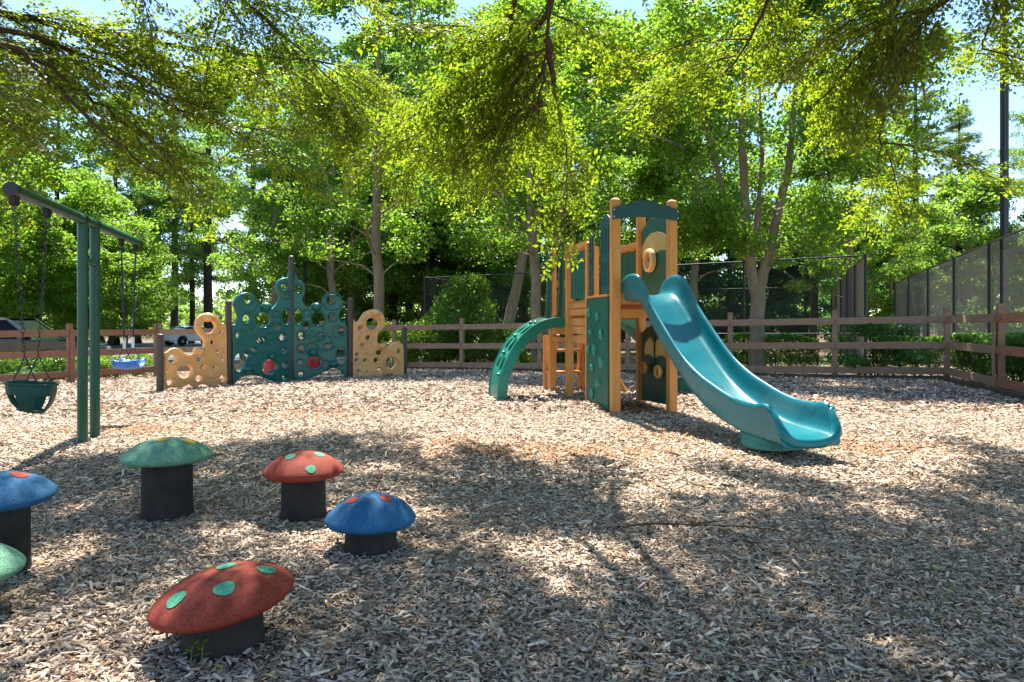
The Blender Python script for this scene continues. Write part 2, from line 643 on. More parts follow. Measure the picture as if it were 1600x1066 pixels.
# a few yellow fallen leaves
n = 130
x, y = chip_points(1.5, 9, .8, lambda v: .72 * v)
n = len(x)
ax, ay, az = rot_axes(RS.rand(n) * 6.28, RS.randn(n) * .3, RS.randn(n) * .3)
c = np.stack([x, y, gz(x, y) + .03], -1)
V = np.zeros((n, 6, 3))
for i, (a, b, h) in enumerate(((-.5, 0, 0), (-.1, .27, .1), (-.1, -.27, .1), (.15, .22, .08), (.15, -.22, .08), (.5, 0, 0))):
    V[:, i] = c + (ax * a + ay * b + az * h) * .045
cols = np.array([(.55, .48, .06), (.45, .42, .08), (.40, .22, .05), (.30, .36, .07)])[RS.choice(4, n)]
o = link("fallen_leaves", fast_mesh("fallen_leaves", V, [(0, 2, 4, 5), (0, 5, 3, 1)], M_LITTER, cols))
tag(o, "scattered small yellow fallen leaves on the wood chips", "leaves", kind="stuff")
# leaf litter outside the fence
n = 26000
x = RS.uniform(-14, 16, n)
y = RS.uniform(9, 26, n)
kp = ~inside_play(x, y) & (y < asph_front(x) - .2) & (np.abs(x) < .8 * y + 1)
x, y = x[kp], y[kp]
n = len(x)
ax, ay, az = rot_axes(RS.rand(n) * 6.28, RS.randn(n) * .35, RS.randn(n) * .35)
c = np.stack([x, y, gz(x, y) + .0 + .02 * RS.rand(n)], -1)
V = np.zeros((n, 4, 3))
for i, (a, b) in enumerate(((-.5, 0), (0, -.22), (.5, 0), (0, .22))):
    V[:, i] = c + (ax * a + ay * b) * .11
cols = np.array([(.30, .19, .10), (.22, .13, .07), (.38, .28, .17), (.16, .10, .06), (.45, .35, .22)])[RS.choice(5, n)]
o = link("leaf_litter", fast_mesh("leaf_litter", V, [(0, 1, 2, 3)], M_LITTER, cols))
tag(o, "brown leaf litter under the trees beyond the fence", "leaf litter", kind="stuff")


# ------------------------------------------------------------------ ranch fences
def fence(name, label, P, ztop, zbot, mat_post, mat_rails, battens, skip_first=False):
    root = thing(name, label, "fence", (P[0][0], P[0][1], G(*P[0])))
    n = len(P)
    zt = lambda i: ztop[0] + (ztop[1] - ztop[0]) * i / (n - 1)
    zb = lambda i: zbot[0] + (zbot[1] - zbot[0]) * i / (n - 1)
    for i, (x, y) in enumerate(P):
        j0, j1 = max(i - 1, 0), min(i + 1, n - 1)
        d = Vector((P[j1][0] - P[j0][0], P[j1][1] - P[j0][1], 0)).normalized()
        nrm = Vector((d.y, -d.x, 0))
        if nrm.dot(Vector((-x, -y + 8, 0))) < 0:
            nrm = -nrm
        R = Matrix((d, -nrm, Vector((0, 0, 1)))).transposed()
        if not (skip_first and i == 0):
            h = zt(i) + .10
            g = G(x, y) - .1
            c = Vector((x, y, 0)) - nrm * .065
            m = MB().box((c.x, c.y, (g + h) / 2), (.105, .105, h - g), R)
            po = m.build("post", mat_post, root, bevel=.008)
            q = MB().box((c.x, c.y, h + .012), (.125, .125, .022), R)
            q.box((c.x, c.y, h + .036), (.10, .10, .026), R)
            q.build("post_cap", mat_post, po, bevel=.006)
            if battens:
                c2 = Vector((x, y, 0)) + nrm * .034
                top = zt(i) + (.01 if battens == 1 else .12)
                MB().box((c2.x, c2.y, (g + top) / 2), (.115, .022, top - g), R).build("batten", mat_post, root, bevel=.004)
        if i < n - 1:
            a, b = Vector((*P[i], 0)), Vector((*P[i + 1], 0))
            e = (b - a).normalized()
            mr = mat_rails[i] if isinstance(mat_rails, list) else mat_rails
            for k in range(3):
                za = zb(i) + (zt(i) - zb(i)) * (.065 + .435 * k)
                z2 = zb(i + 1) + (zt(i + 1) - zb(i + 1)) * (.065 + .435 * k)
                za += random.uniform(-.008, .008)
                p0, p1 = a + e * .004, b - e * .004
                MB().bar((p0.x, p0.y, za), (p1.x, p1.y, z2), .04, .142).build("rail", mr, root, bevel=.006)
    return root


fence("ranch_fence", "reddish brown three rail fence beside the swings and parked cars", FENCE_L, (.90, .91), (-.13, -.20), M_FENCEL, M_FENCEL, 1)
fence("ranch_fence", "long dark brown three rail fence across the back of the playground", FENCE_B, (.905, 1.215), (-.20, .04), M_FENCE, M_FENCE, 0)
fence("ranch_fence", "brown and cedar coloured three rail fence by the tall dark pole", FENCE_R, (1.215, 1.23), (.04, .06), M_FENCE, [M_FENCE, M_FENCEC, M_FENCEC], 1, skip_first=True)
for name, P, lab in (("edging_timber", FENCE_B[4:], "low timber edging at the foot of the back fence"), ("edging_timber", FENCE_R, "low timber edging at the foot of the cedar toned fence")):
    t = thing(name, lab, "edging", (*P[0], G(*P[0])))
    for a, b in zip(P[:-1], P[1:]):
        d = (Vector((*b, 0)) - Vector((*a, 0))).normalized()
        nr = Vector((d.y, -d.x, 0))
        if nr.y > 0 and abs(nr.y) > abs(nr.x) or (abs(nr.x) > abs(nr.y) and nr.x > 0):
            nr = -nr
        a3 = Vector((*a, G(*a) + .02)) + nr * .16 + d * .004
        b3 = Vector((*b, G(*b) + .02)) + nr * .16 - d * .004
        MB().bar(a3, b3, .09, .12).build("timber", M_TIMBER, t, bevel=.01)


# ------------------------------------------------------------------ chain link fences
def chain_fence(label, a, b, h, npost, pitch, mat, wr=.0022, post_r=.035, ts=None, midrail=False, z0=None):
    a, b = Vector((*a, G(*a) if z0 is None else z0)), Vector((*b, G(*b) if z0 is None else z0))
    root = thing("chain_link_fence", label, "fence", tuple(a))
    L = (b - a).length
    ts = ts or [i / (npost - 1) for i in range(npost)]
    for t in ts:
        p = a.lerp(b, t)
        MB().tube([p + Vector((0, 0, -.1)), p + Vector((0, 0, h + .04))], post_r, 8).build("post", M_BLACKST, root)
    up = Vector((0, 0, h))
    MB().tube([a + up, b + up], .024, 8).build("top_rail", M_BLACKST, root)
    if midrail:
        q = Vector((0, 0, .95))
        MB().tube([a + q, b + q], .022, 8).build("mid_rail", M_BLACKST, root)
    m = MB()
    off = Vector(((b - a).y, -(b - a).x, 0)).normalized() * (post_r + .008)
    if off.dot(-a) > 0:
        off = -off
    e = (b - a).normalized()
    k = -h
    while k < L:
        for sgn in (1, -1):
            # wire from (s=k, z=0) to (s=k+h, z=h), clipped
            s0, s1 = k, k + h
            z0_, z1_ = 0.0, h
            if s0 < 0:
                z0_, s0 = -k, 0.0
            if s1 > L:
                z1_, s1 = L - k, L
            if s1 - s0 > .02:
                if sgn > 0:
                    p, q = a + e * s0 + Vector((0, 0, z0_)), a + e * s1 + Vector((0, 0, z1_))
                else:
                    p, q = a + e * (L - s0) + Vector((0, 0, z0_)), a + e * (L - s1) + Vector((0, 0, z1_))
                m.tube([p + off + off.normalized() * .002 * sgn, q + off + off.normalized() * .002 * sgn], wr, 3, cap=False)
        k += pitch
    o = m.build("wire_mesh", mat, root)
    o["kind"] = "stuff"
    return root


CF_A, CF_B, CF_C = (10.4, 20.7), (-3.6, 29.0), (16.8, 37.0)
chain_fence("long black chain link court fence behind the back rail fence", CF_A, CF_B, 3.25, 0, .085, M_SCREEN, .0017, .04, [0, .2145, .43, .64, .853, 1.0], True)
chain_fence("side of the black court fence running away from its tall corner post", (10.43, 20.78), CF_C, 3.25, 6, .09, M_WIRE, .0036, .04)
chain_fence("far side of the chain link court fence, before dark evergreens", CF_C, (1.5, 45.0), 3.3, 7, .12, M_SCREEN, .004)
chain_fence("left end of the black court fence, going back under the trees", CF_B, (1.5, 45.0), 3.3, 6, .12, M_SCREEN, .004)
chain_fence("tall black chain link fence climbing along the right hedge", (8.69, 9.6), (16.0, 29.4), 3.05, 0, .085, M_WIRE, .0036, .04, [.018, .191, .357, .52, .687, .854, 1.0], False)
t = thing("floodlight_pole", "tall plain black pole rising out of frame beside the right fence", "pole", (11.12, 15.9, G(11.12, 15.9)))
g = G(11.12, 15.9)
MB().box((11.12, 15.9, g + 5.2), (.13, .13, 10.5)).build("shaft", M_BLACKST, t, bevel=.012)
MB().box((11.12, 15.9, g + .03), (.3, .3, .06)).build("base_plate", M_BLACKST, t, bevel=.01)
MB().box((11.12, 15.6, g + 10.4), (.35, .6, .16)).build("lamp_head", M_BLACKST, t, bevel=.02)
t = thing("street_lamp", "slim dark parking lot lamp post among the trees behind the climbing wall", "street lamp", (-10.6, 36, -.55))
MB().tube([(-10.6, 36, -.6), (-10.6, 36, 6.2)], [.09, .07], 10).build("pole", M_BLACKST, t)
MB().box((-10.75, 35.9, 6.25), (.75, .4, .16)).build("lamp_head", M_CARBLUE, t, bevel=.04)

# ------------------------------------------------------------------ mushrooms
def mushroom(label, X, Y, R, rs, rim, top, mcap, mspot, spots, tilt=(0, 0)):
    g = G(X, Y)
    root = thing("mushroom_step", label, "mushroom step", (X, Y, g), 0, "rubber mushroom steps")
    h = top - rim
    Rm = Matrix.Rotation(tilt[0], 3, 'X') @ Matrix.Rotation(tilt[1], 3, 'Y')
    dome = lambda r: h * (max(0, 1 - (r / R) ** 2.1)) ** .8
    prof = [(rs * .6, -.022), (R * .80, -.024), (R * .93, -.020), (R * .985, -.010), (R, .002)]
    prof += [(R * q, dome(R * q) + .004) for q in (.985, .95, .9, .8, .7, .6, .5, .4, .3, .2, .1, .02)]
    c0 = Vector((X, Y, rim))
    cap = MB().lathe(prof, c0, 48, Rm).build("cap", mcap, root, ang=60)
    lobes = [rs * (1 + .0 * k) for k in range(3)]
    MB().lathe([(rs * 1.06, g - .08), (rs * 1.04, g + .02), (rs, g + .06), (rs * .985, rim - .03), (rs * .98, rim - .015)],
               (X, Y, 0), 40).build("stem", M_STEM, root, ang=60)
    for az, rr, sr in spots:
        m = MB()
        q = math.radians(az)
        cx, cy = rr * R * math.cos(q), rr * R * math.sin(q)
        P = []
        for k in range(3):
            row = []
            for j in range(20):
                w = 2 * math.pi * j / 20
                rad = sr * R * (.02, .6, 1)[k] * (1 + .05 * math.sin(3 * w + az))
                # ellipse in plan shrinks radially where the dome is steep
                dx, dy = rad * math.cos(w), rad * math.sin(w)
                ur, ut = Vector((math.cos(q), math.sin(q))), Vector((-math.sin(q), math.cos(q)))
                slope = abs(dome(rr * R + .01) - dome(rr * R - .01)) / .02
                sh = 1 / math.sqrt(1 + slope * slope)
                pxy = Vector((cx, cy)) + ur * dx * sh + ut * dy
                rad2 = min(pxy.length, R * .985)
                row.append(c0 + Rm @ Vector((pxy.x, pxy.y, dome(rad2) + .0065)))
            P.append(row)
        m.grid(P, True)
        m.build("spot", mspot, cap)
    return root


mushroom("tall green mushroom step with yellow spots near the swing posts", -1.89, 3.86, .232, .13, .325, .42, M_MGREEN, M_SPYEL,
         [(-100, .18, .15), (0, .52, .15), (75, .6, .15), (130, .6, .15), (185, .6, .15)])
mushroom("red mushroom step with mint spots standing behind the blue mushroom", -1.14, 3.85, .214, .118, .245, .352, M_RED, M_SPGREEN,
         [(-118, .45, .14), (-14, .45, .14), (170, .6, .14), (90, .55, .14), (40, .75, .14), (-62, .85, .12)])
mushroom("low bright blue mushroom step with red spots", -.655, 3.27, .208, .118, .145, .258, M_MBLUE, M_SPRED,
         [(-142, .45, .14), (-25, .40, .14), (88, .55, .16), (25, .72, .15), (155, .7, .15)])
mushroom("large red mushroom step with mint spots, tilted, nearest the camera", -.943, 2.3, .224, .124, .160, .243, M_RED, M_SPGREEN,
         [(-62, .56, .145), (-126, .68, .145), (12, .64, .14), (80, .16, .14), (164, .66, .145), (60, .80, .14), (112, .82, .14)], (math.radians(3), math.radians(-7)))
mushroom("tall blue mushroom step with red spots and a cracked rim, cut by the left edge", -2.19, 3.0, .215, .117, .325, .408, M_MBLUE, M_SPRED,
         [(25, .35, .17), (-100, .55, .17), (150, .6, .17), (80, .62, .17)], (math.radians(3), math.radians(4)))
mushroom("low green mushroom step in front of the tall blue one", -2.0, 2.5, .228, .12, .165, .265, M_MGREEN, M_SPYEL,
         [(60, .5, .18), (-60, .55, .18), (180, .5, .18)])


# ------------------------------------------------------------------ swing
def link_chain(pts_a, pts_b, pitch=.034, r=.0035):
    m = MB()
    a, b = Vector(pts_a), Vector(pts_b)
    L = (b - a).length
    n = int(L / pitch)
    e = (b - a).normalized()
    o1 = e.orthogonal().normalized()
    o2 = e.cross(o1)
    for i in range(n):
        c = a + e * (L * (i + .5) / n)
        s = o1 if i % 2 else o2
        pts = []
        for k in range(9):
            q = 2 * math.pi * k / 8
            pts.append(c + e * math.cos(q) * pitch * .66 + s * math.sin(q) * pitch * .33)
        m.tube(pts, r, 4, cap=False)
    return m


SB0, SB1 = Vector((-3.50, 4.92, 1.99)), Vector((-4.32, 8.12, 1.99))
be = (SB1 - SB0).normalized()
sw = thing("swing_set", "green steel T shaped swing frame with twin posts", "swing frame", (-3.87, 6.45, G(-3.87, 6.45)))
MB().tube([SB0, SB1], .046, 20).build("crossbeam", M_GRSTEEL, sw)
for yy in (6.33, 6.66):
    c = SB0 + be * ((yy - SB0.y) / be.y)
    g = G(c.x, c.y)
    MB().tube([(c.x, c.y, g - .1), (c.x, c.y, 1.965)], .043, 20).build("post", M_GRSTEEL, sw)
    MB().tube([c - be * .03, c + be * .03], .052, 20).build("clamp", M_BLACKST, sw)
c0 = SB0 + be * ((6.35 - SB0.y) / be.y)
c1 = SB0 + be * ((6.66 - SB0.y) / be.y)
MB().tube([(c0.x, c0.y, 1.62), (c1.x, c1.y, 1.62)], .035, 14).build("spacer", M_GRSTEEL, sw)
for c in (SB0, SB1):
    MB().tube([c - be * .012, c + be * .03], .05, 20).build("end_cap", M_BLACKST, sw)
hang = []
for yy in (4.97, 5.54, 7.50, 8.04):
    c = SB0 + be * ((yy - SB0.y) / be.y)
    m = MB()
    perp = be.cross(Vector((0, 0, 1)))
    m.prism([(-.05, .045), (.05, .045), (.05, .0), (.022, -.11), (-.022, -.11), (-.05, .0)], c, be, Vector((0, 0, 1)), .05)
    m.build("hanger", M_BLACKST, sw, bevel=.008)
    hang.append(c + Vector((0, 0, -.11)))

bk = (hang[0] + hang[1]) / 2
zb = .60
perp = Vector((0, 0, 1)).cross(be).normalized()       # across the beam
seat = thing("bucket_swing", "dark green toddler bucket swing seat hanging on chains", "swing seat", (bk.x, bk.y, .4))
half = .125
ap = []
for s, h in ((-1, hang[0]), (1, hang[1])):
    b = bk + be * (s * half)
    apex = Vector((b.x, b.y, zb + .21))
    link_chain(h, apex).build("chain", M_CHAIN, seat)
    m = MB()
    e0, e1 = apex + perp * .09 - Vector((0, 0, .215)), apex - perp * .09 - Vector((0, 0, .215))
    m.tube([apex, e0], .005, 6)
    m.tube([e0, e1], .005, 6)
    m.tube([e1, apex], .005, 6)
    m.build("hanger_triangle", M_CHAIN, seat)
# shell: rounded box section bowl with two leg holes each side
rows = []
NU, NV = 96, 16
bm_ = bmesh.new()
vv = {}
for j in range(NV + 1):
    f = j / NV
    for i in range(NU):
        q = 2 * math.pi * i / NU
        cx, sx = math.cos(q), math.sin(q)
        sup = (abs(cx) ** 3 + abs(sx) ** 3) ** (-1 / 3)
        tp = 1 - .50 * (f ** 2.6)
        rx, ry = .155 * tp, .135 * tp
        z = zb + (.015 * cx) - .205 * f
        p = bk.copy()
        p.z = 0
        p = p + perp * (cx * sup * rx) + be * (sx * sup * ry) + Vector((0, 0, z))
        vv[i, j] = bm_.verts.new(p)
for j in range(NV):
    for i in range(NU):
        q = math.degrees(2 * math.pi * (i + .5) / NU)
        pc = abs(math.cos(math.radians(q)) * (abs(math.cos(math.radians(q))) ** 3 + abs(math.sin(math.radians(q))) ** 3) ** (-1 / 3))
        pb = abs(math.sin(math.radians(q)) * (abs(math.cos(math.radians(q))) ** 3 + abs(math.sin(math.radians(q))) ** 3) ** (-1 / 3))
        hole = 6 <= j < 15 and pc > .42 and not (pc > .9 and pb < .34)
        if not hole:
            i2 = (i + 1) % NU
            bm_.faces.new((vv[i, j], vv[i2, j], vv[i2, j + 1], vv[i, j + 1]))
bm_.faces.new([vv[i, NV] for i in range(NU)])
bmesh.ops.recalc_face_normals(bm_, faces=bm_.faces)
bmesh.ops.solidify(bm_, geom=bm_.faces[:], thickness=.012)
me = bpy.data.meshes.new("shell")
bm_.to_mesh(me)
bm_.free()
me.transform(ORG[seat.name].inverted())
me.materials.append(M_BUCKET)
me.polygons.foreach_set("use_smooth", [True] * len(me.polygons))
me.set_sharp_from_angle(angle=math.radians(45))
link("shell", me, seat)
rim = MB()
pts = []
for i in range(NU + 1):
    q = 2 * math.pi * i / NU
    cx, sx = math.cos(q), math.sin(q)
    sup = (abs(cx) ** 3 + abs(sx) ** 3) ** (-1 / 3)
    p = Vector((bk.x, bk.y, 0)) + perp * (cx * sup * .157) + be * (sx * sup * .137) + Vector((0, 0, zb + .015 * cx + .003))
    pts.append(p)
rim.tube(pts, .010, 8)
rim.build("rim", M_BUCKET, seat)

bk2 = (hang[2] + hang[3]) / 2
seat2 = thing("flat_swing", "bright blue plastic swing seat on dark blue ropes", "swing seat", (bk2.x, bk2.y, .58))
for s, h in ((-1, hang[2]), (1, hang[3])):
    b = bk2 + be * (s * .17)
    ap = Vector((b.x, b.y, .80))
    MB().tube([h, ap], .009, 6).build("rope", M_ROPE, seat2)
    MB().tube([ap + Vector((0, 0, -.02)), ap + Vector((0, 0, .10))], .016, 8).build("grip", M_WHITE, seat2)
    m = MB()
    m.tube([ap, ap + perp * .07 - Vector((0, 0, .15))], .005, 6)
    m.tube([ap, ap - perp * .07 - Vector((0, 0, .15))], .005, 6)
    m.build("strap", M_ROPE, seat2)
P, Q = [], []
for i in range(17):
    f = i / 16 * 2 - 1
    x = f * .18
    z = .565 + .085 * abs(f) ** 3
    row = []
    for j in range(9):
        y = (j / 8 - .5) * .24
        row.append(Vector((bk2.x, bk2.y, z - .02 * (1 - (2 * y / .24) ** 2))) + be * x + perp * y)
    P.append(row)
m = MB()
m.grid(P)
bm_ = bmesh.new()
me = m.mesh("seat", M_BLUE, org=ORG[seat2.name])
bm_.from_mesh(me)
bmesh.ops.solidify(bm_, geom=bm_.faces[:], thickness=.022)
bm_.to_mesh(me)
bm_.free()
link("seat", me, seat2)
m = MB()
for s in (-1, 1):
    m.tube([p + Vector((0, 0, .006)) for p in [r[0 if s < 0 else -1] for r in P]], .013, 8)
m.build("seat_edge", M_BLUE, seat2)


# ------------------------------------------------------------------ flat moulded panels with holes
def catmull(P, n=5):
    out = []
    m = len(P)
    for i in range(m):
        p0, p1, p2, p3 = (np.array(P[(i + k) % m], float) for k in (-1, 0, 1, 2))
        for j in range(n):
            t = j / n
            out.append(tuple(.5 * (2 * p1 + (p2 - p0) * t + (2 * p0 - 5 * p1 + 4 * p2 - p3) * t * t + (3 * p1 - p0 - 3 * p2 + p3) * t ** 3)))
    return out


def ellipse(x, y, rx, ry, n=28):
    return [(x + rx * math.cos(2 * math.pi * k / n), y + ry * math.sin(2 * math.pi * k / n)) for k in range(n)]


def slot(x, y0, y1, w):
    r = w / 2
    P = []
    for k in range(7):
        q = math.pi * k / 6
        P.append((x + r * math.cos(q), y1 - r + r * math.sin(q)))
    for k in range(7):
        q = math.pi + math.pi * k / 6
        P.append((x + r * math.cos(q), y0 + r + r * math.sin(q)))
    return P


def panel_mesh(name, outline, holes, thick, bevel, mat, matrix, rings=(), ring_r=.008):
    """panel in the local plane x,y -> matrix; holes cut right through"""
    cu = bpy.data.curves.new(name, 'CURVE')
    cu.dimensions = '2D'
    cu.fill_mode = 'BOTH'
    cu.extrude = max(thick / 2 - bevel, .0005)
    cu.bevel_depth = bevel
    cu.bevel_resolution = 2
    cu.offset = -bevel
    for P in [outline] + list(holes):
        s = cu.splines.new('POLY')
        s.points.add(len(P) - 1)
        for i, (x, y) in enumerate(P):
            s.points[i].co = (x, y, 0, 1)
        s.use_cyclic_u = True
    o = bpy.data.objects.new(name, cu)
    COL.objects.link(o)
    dg = bpy.context.evaluated_depsgraph_get()
    me = bpy.data.meshes.new_from_object(o.evaluated_get(dg))
    bpy.data.objects.remove(o)
    bpy.data.curves.remove(cu)
    me.name = name
    me.materials.clear()
    me.materials.append(mat)
    if rings:
        bm = bmesh.new()
        bm.from_mesh(me)
        m = MB()
        for x, y, rx, ry in rings:
            E = ellipse(x, y, rx, ry, 28)
            for zz in (thick / 2, -thick / 2):
                m.tube([(a, b, zz) for a, b in E + E[:1]], ring_r, 6, cap=False)
        tmp = m.mesh("tmp", mat)
        bm.from_mesh(tmp)
        bm.to_mesh(me)
        bm.free()
        bpy.data.meshes.remove(tmp)
    me.transform(matrix)
    me.polygons.foreach_set("use_smooth", [True] * len(me.polygons))
    me.set_sharp_from_angle(angle=math.radians(50))
    return me


def frame_matrix(o, ex, ey):
    ex, ey = Vector(ex).normalized(), Vector(ey).normalized()
    ez = ex.cross(ey)
    M = Matrix((ex, ey, ez)).transposed().to_4x4()
    M.translation = Vector(o)
    return M


# ------------------------------------------------------------------ bubble climbing wall
WALL_P = [(-6.039, 12.078, -.114, .874), (-5.314, 13.196, -.114, 1.482), (-4.511, 14.384, -.114, 2.436), (-3.404, 14.802, -.094, 1.588), (-2.374, 15.546, -.095, .965)]
WALL = [
([(0.09, -0.073), (0.083, 0.218), (0.075, 0.508), (0.122, 0.569), (0.199, 0.618), (0.276, 0.627), (0.354, 0.593), (0.433, 0.537), (0.525, 0.508), (0.617, 0.499), (0.746, 0.526), (0.805, 0.611), (0.817, 0.72), (0.782, 0.797), (0.711, 0.863), (0.659, 0.96), (0.652, 1.068), (0.699, 1.165), (0.805, 1.231), (0.926, 1.248), (1.048, 1.212), (1.122, 1.135), (1.172, 1.058), (1.267, 1.002), (1.277, 0.374), (1.277, -0.109), (1.122, -0.068), (0.999, -0.11), (0.853, -0.056), (0.746, -0.037), (0.664, -0.096), (0.525, -0.025), (0.411, -0.066), (0.276, -0.07), (0.166, -0.047)],
 [(0.906, 0.992, 0.141, 0.12), (0.205, 0.437, 0.08, 0.075), (0.433, 0.208, 0.147, 0.119), (0.162, 0.04, 0.061, 0.054), (0.706, 0.07, 0.071, 0.061), (1.184, 0.032, 0.065, 0.058), (1.152, 0.891, 0.06, 0.053), (0.986, 0.712, 0.054, 0.044), (1.109, 0.552, 0.06, 0.04), (0.793, 0.275, 0.06, 0.048), (0.729, 0.419, 0.081, 0.043), (1.028, 0.252, 0.049, 0.04), (1.204, 0.366, 0.038, 0.031), (0.127, 0.236, 0.037, 0.042)],
 [(0.865, 1.167, 0.105), (0.692, 0.55, 0.108)],
 [(0.433, 0.208, 0.198, 0.182), (0.906, 1.003, 0.216, 0.193), (0.467, 0.404, 0.083, 0.077), (0.95, 0.475, 0.103, 0.092), (0.986, 0.199, 0.153, 0.136), (0.986, 0.712, 0.128, 0.114)]),
([(0.07, -0.072), (0.065, 0.665), (0.052, 0.997), (0.132, 1.045), (0.186, 1.14), (0.159, 1.283), (0.105, 1.402), (0.159, 1.546), (0.281, 1.634), (0.42, 1.646), (0.546, 1.583), (0.617, 1.474), (0.674, 1.39), (0.79, 1.337), (0.922, 1.345), (1.042, 1.422), (1.117, 1.525), (1.117, 1.626), (1.051, 1.75), (1.072, 1.865), (1.178, 1.959), (1.332, 1.987), (1.426, 1.977), (1.432, -0.103), (1.239, -0.128), (1.027, -0.101), (0.849, -0.039), (0.674, 0.022), (0.475, 0.058), (0.309, 0.044), (0.172, -0.019)],
 [(0.397, 1.512, 0.089, 0.078), (1.239, 1.788, 0.087, 0.071), (1.326, 1.633, 0.056, 0.051), (0.37, 1.136, 0.089, 0.087), (0.738, 1.124, 0.182, 0.148), (1.295, 1.185, 0.118, 0.153), (0.167, 0.834, 0.065, 0.062), (1.063, 0.969, 0.085, 0.071), (1.193, 0.777, 0.077, 0.066), (0.703, 0.728, 0.11, 0.054), (0.49, 0.528, 0.096, 0.054), (0.37, 0.452, 0.072, 0.077), (1.224, 0.497, 0.068, 0.061), (0.205, 0.314, 0.115, 0.172), (0.884, 0.196, 0.179, 0.145), (1.245, 0.208, 0.068, 0.056), (1.233, -0.046, 0.062, 0.051)],
 [(0.79, 1.379, 0.112), (0.922, 0.406, 0.095), (0.378, 0.185, 0.097)],
 [(0.386, 1.444, 0.202, 0.174), (0.863, 0.832, 0.22, 0.184), (0.893, 0.795, 0.083, 0.07), (0.589, 0.652, 0.207, 0.177), (0.674, 0.428, 0.072, 0.062), (0.589, 0.186, 0.109, 0.093), (1.003, 0.034, 0.105, 0.088), (0.475, 1.008, 0.056, 0.049), (1.042, 1.241, 0.085, 0.071), (0.254, 0.804, 0.154, 0.135)]),
([(0.047, 1.953), (0.133, 1.949), (0.22, 1.9), (0.277, 1.784), (0.257, 1.641), (0.22, 1.55), (0.257, 1.447), (0.332, 1.382), (0.42, 1.352), (0.534, 1.363), (0.589, 1.463), (0.61, 1.555), (0.673, 1.634), (0.788, 1.667), (0.916, 1.637), (1.007, 1.559), (1.032, 1.441), (0.981, 1.308), (0.955, 1.203), (1.007, 1.084), (1.11, 0.992), (1.123, -0.067), (1.045, -0.013), (0.942, 0.096), (0.813, 0.125), (0.66, 0.063), (0.508, -0.012), (0.307, -0.072), (0.054, -0.103)],
 [(0.138, 1.763, 0.065, 0.072), (0.146, 1.2, 0.08, 0.155), (0.775, 1.538, 0.072, 0.074), (0.534, 1.149, 0.139, 0.136), (0.813, 1.184, 0.082, 0.074), (0.295, 1.014, 0.065, 0.073), (0.203, 0.812, 0.07, 0.073), (0.579, 0.789, 0.081, 0.063), (0.742, 0.585, 0.082, 0.052), (0.195, 0.548, 0.06, 0.067), (0.17, 0.261, 0.05, 0.057), (0.463, 0.255, 0.136, 0.136), (0.188, 0.014, 0.05, 0.052), (1.007, 0.894, 0.073, 0.069), (0.994, 0.372, 0.098, 0.174)],
 [(0.488, 1.397, 0.11), (0.428, 0.459, 0.104), (0.834, 0.211, 0.1)],
 [(0.483, 0.862, 0.172, 0.177), (0.42, 0.849, 0.055, 0.057), (0.813, 1.518, 0.19, 0.194), (0.395, 0.537, 0.113, 0.117), (0.673, 0.206, 0.089, 0.092), (0.307, 1.278, 0.07, 0.073), (0.942, 0.886, 0.129, 0.132), (0.673, 0.652, 0.158, 0.162)]),
([(0.054, 1.044), (0.13, 1.082), (0.201, 1.14), (0.263, 1.235), (0.334, 1.303), (0.458, 1.349), (0.562, 1.358), (0.668, 1.326), (0.752, 1.239), (0.79, 1.122), (0.773, 1.005), (0.71, 0.917), (0.646, 0.86), (0.615, 0.773), (0.615, 0.637), (0.668, 0.578), (0.795, 0.546), (0.88, 0.554), (0.966, 0.621), (1.075, 0.659), (1.173, 0.618), (1.232, 0.528), (1.239, -0.088), (1.118, -0.103), (0.988, -0.087), (0.859, -0.043), (0.731, -0.057), (0.646, -0.102), (0.521, -0.067), (0.437, -0.083), (0.273, -0.104), (0.11, -0.078), (0.05, -0.094)],
 [(0.489, 1.044, 0.151, 0.131), (0.218, 0.958, 0.065, 0.05), (0.392, 0.75, 0.058, 0.054), (0.256, 0.595, 0.057, 0.038), (0.646, 0.432, 0.08, 0.054), (0.144, 0.401, 0.041, 0.034), (0.324, 0.267, 0.049, 0.038), (0.573, 0.266, 0.057, 0.05), (0.917, 0.196, 0.123, 0.122), (1.123, 0.447, 0.044, 0.055), (0.642, 0.05, 0.063, 0.058), (0.161, 0.03, 0.057, 0.05), (0.126, 0.273, 0.053, 0.046), (0.371, 0.016, 0.029, 0.023)],
 [(0.556, 1.286, 0.093), (0.714, 0.567, 0.082)],
 [(0.917, 0.181, 0.206, 0.186), (0.489, 1.063, 0.21, 0.193), (0.334, 0.776, 0.155, 0.144), (0.437, 0.485, 0.104, 0.096), (0.902, 0.416, 0.065, 0.059)]),
]
wall = thing("climbing_wall", "bubble shaped climbing wall of green and tan plastic panels with holes between brown posts", "climbing wall",
             (WALL_P[2][0], WALL_P[2][1], WALL_P[2][2]))
for i, (x, y, zb_, zt_) in enumerate(WALL_P):
    g = min(zb_, G(x, y))
    r = .058
    MB().lathe([(r, g - .1), (r, zt_ - .03), (r * .95, zt_ - .012), (r * .75, zt_ - .002), (r * .3, zt_ + .004), (.003, zt_ + .005)], (x, y, 0), 24).build("post", M_BRPOST, wall)
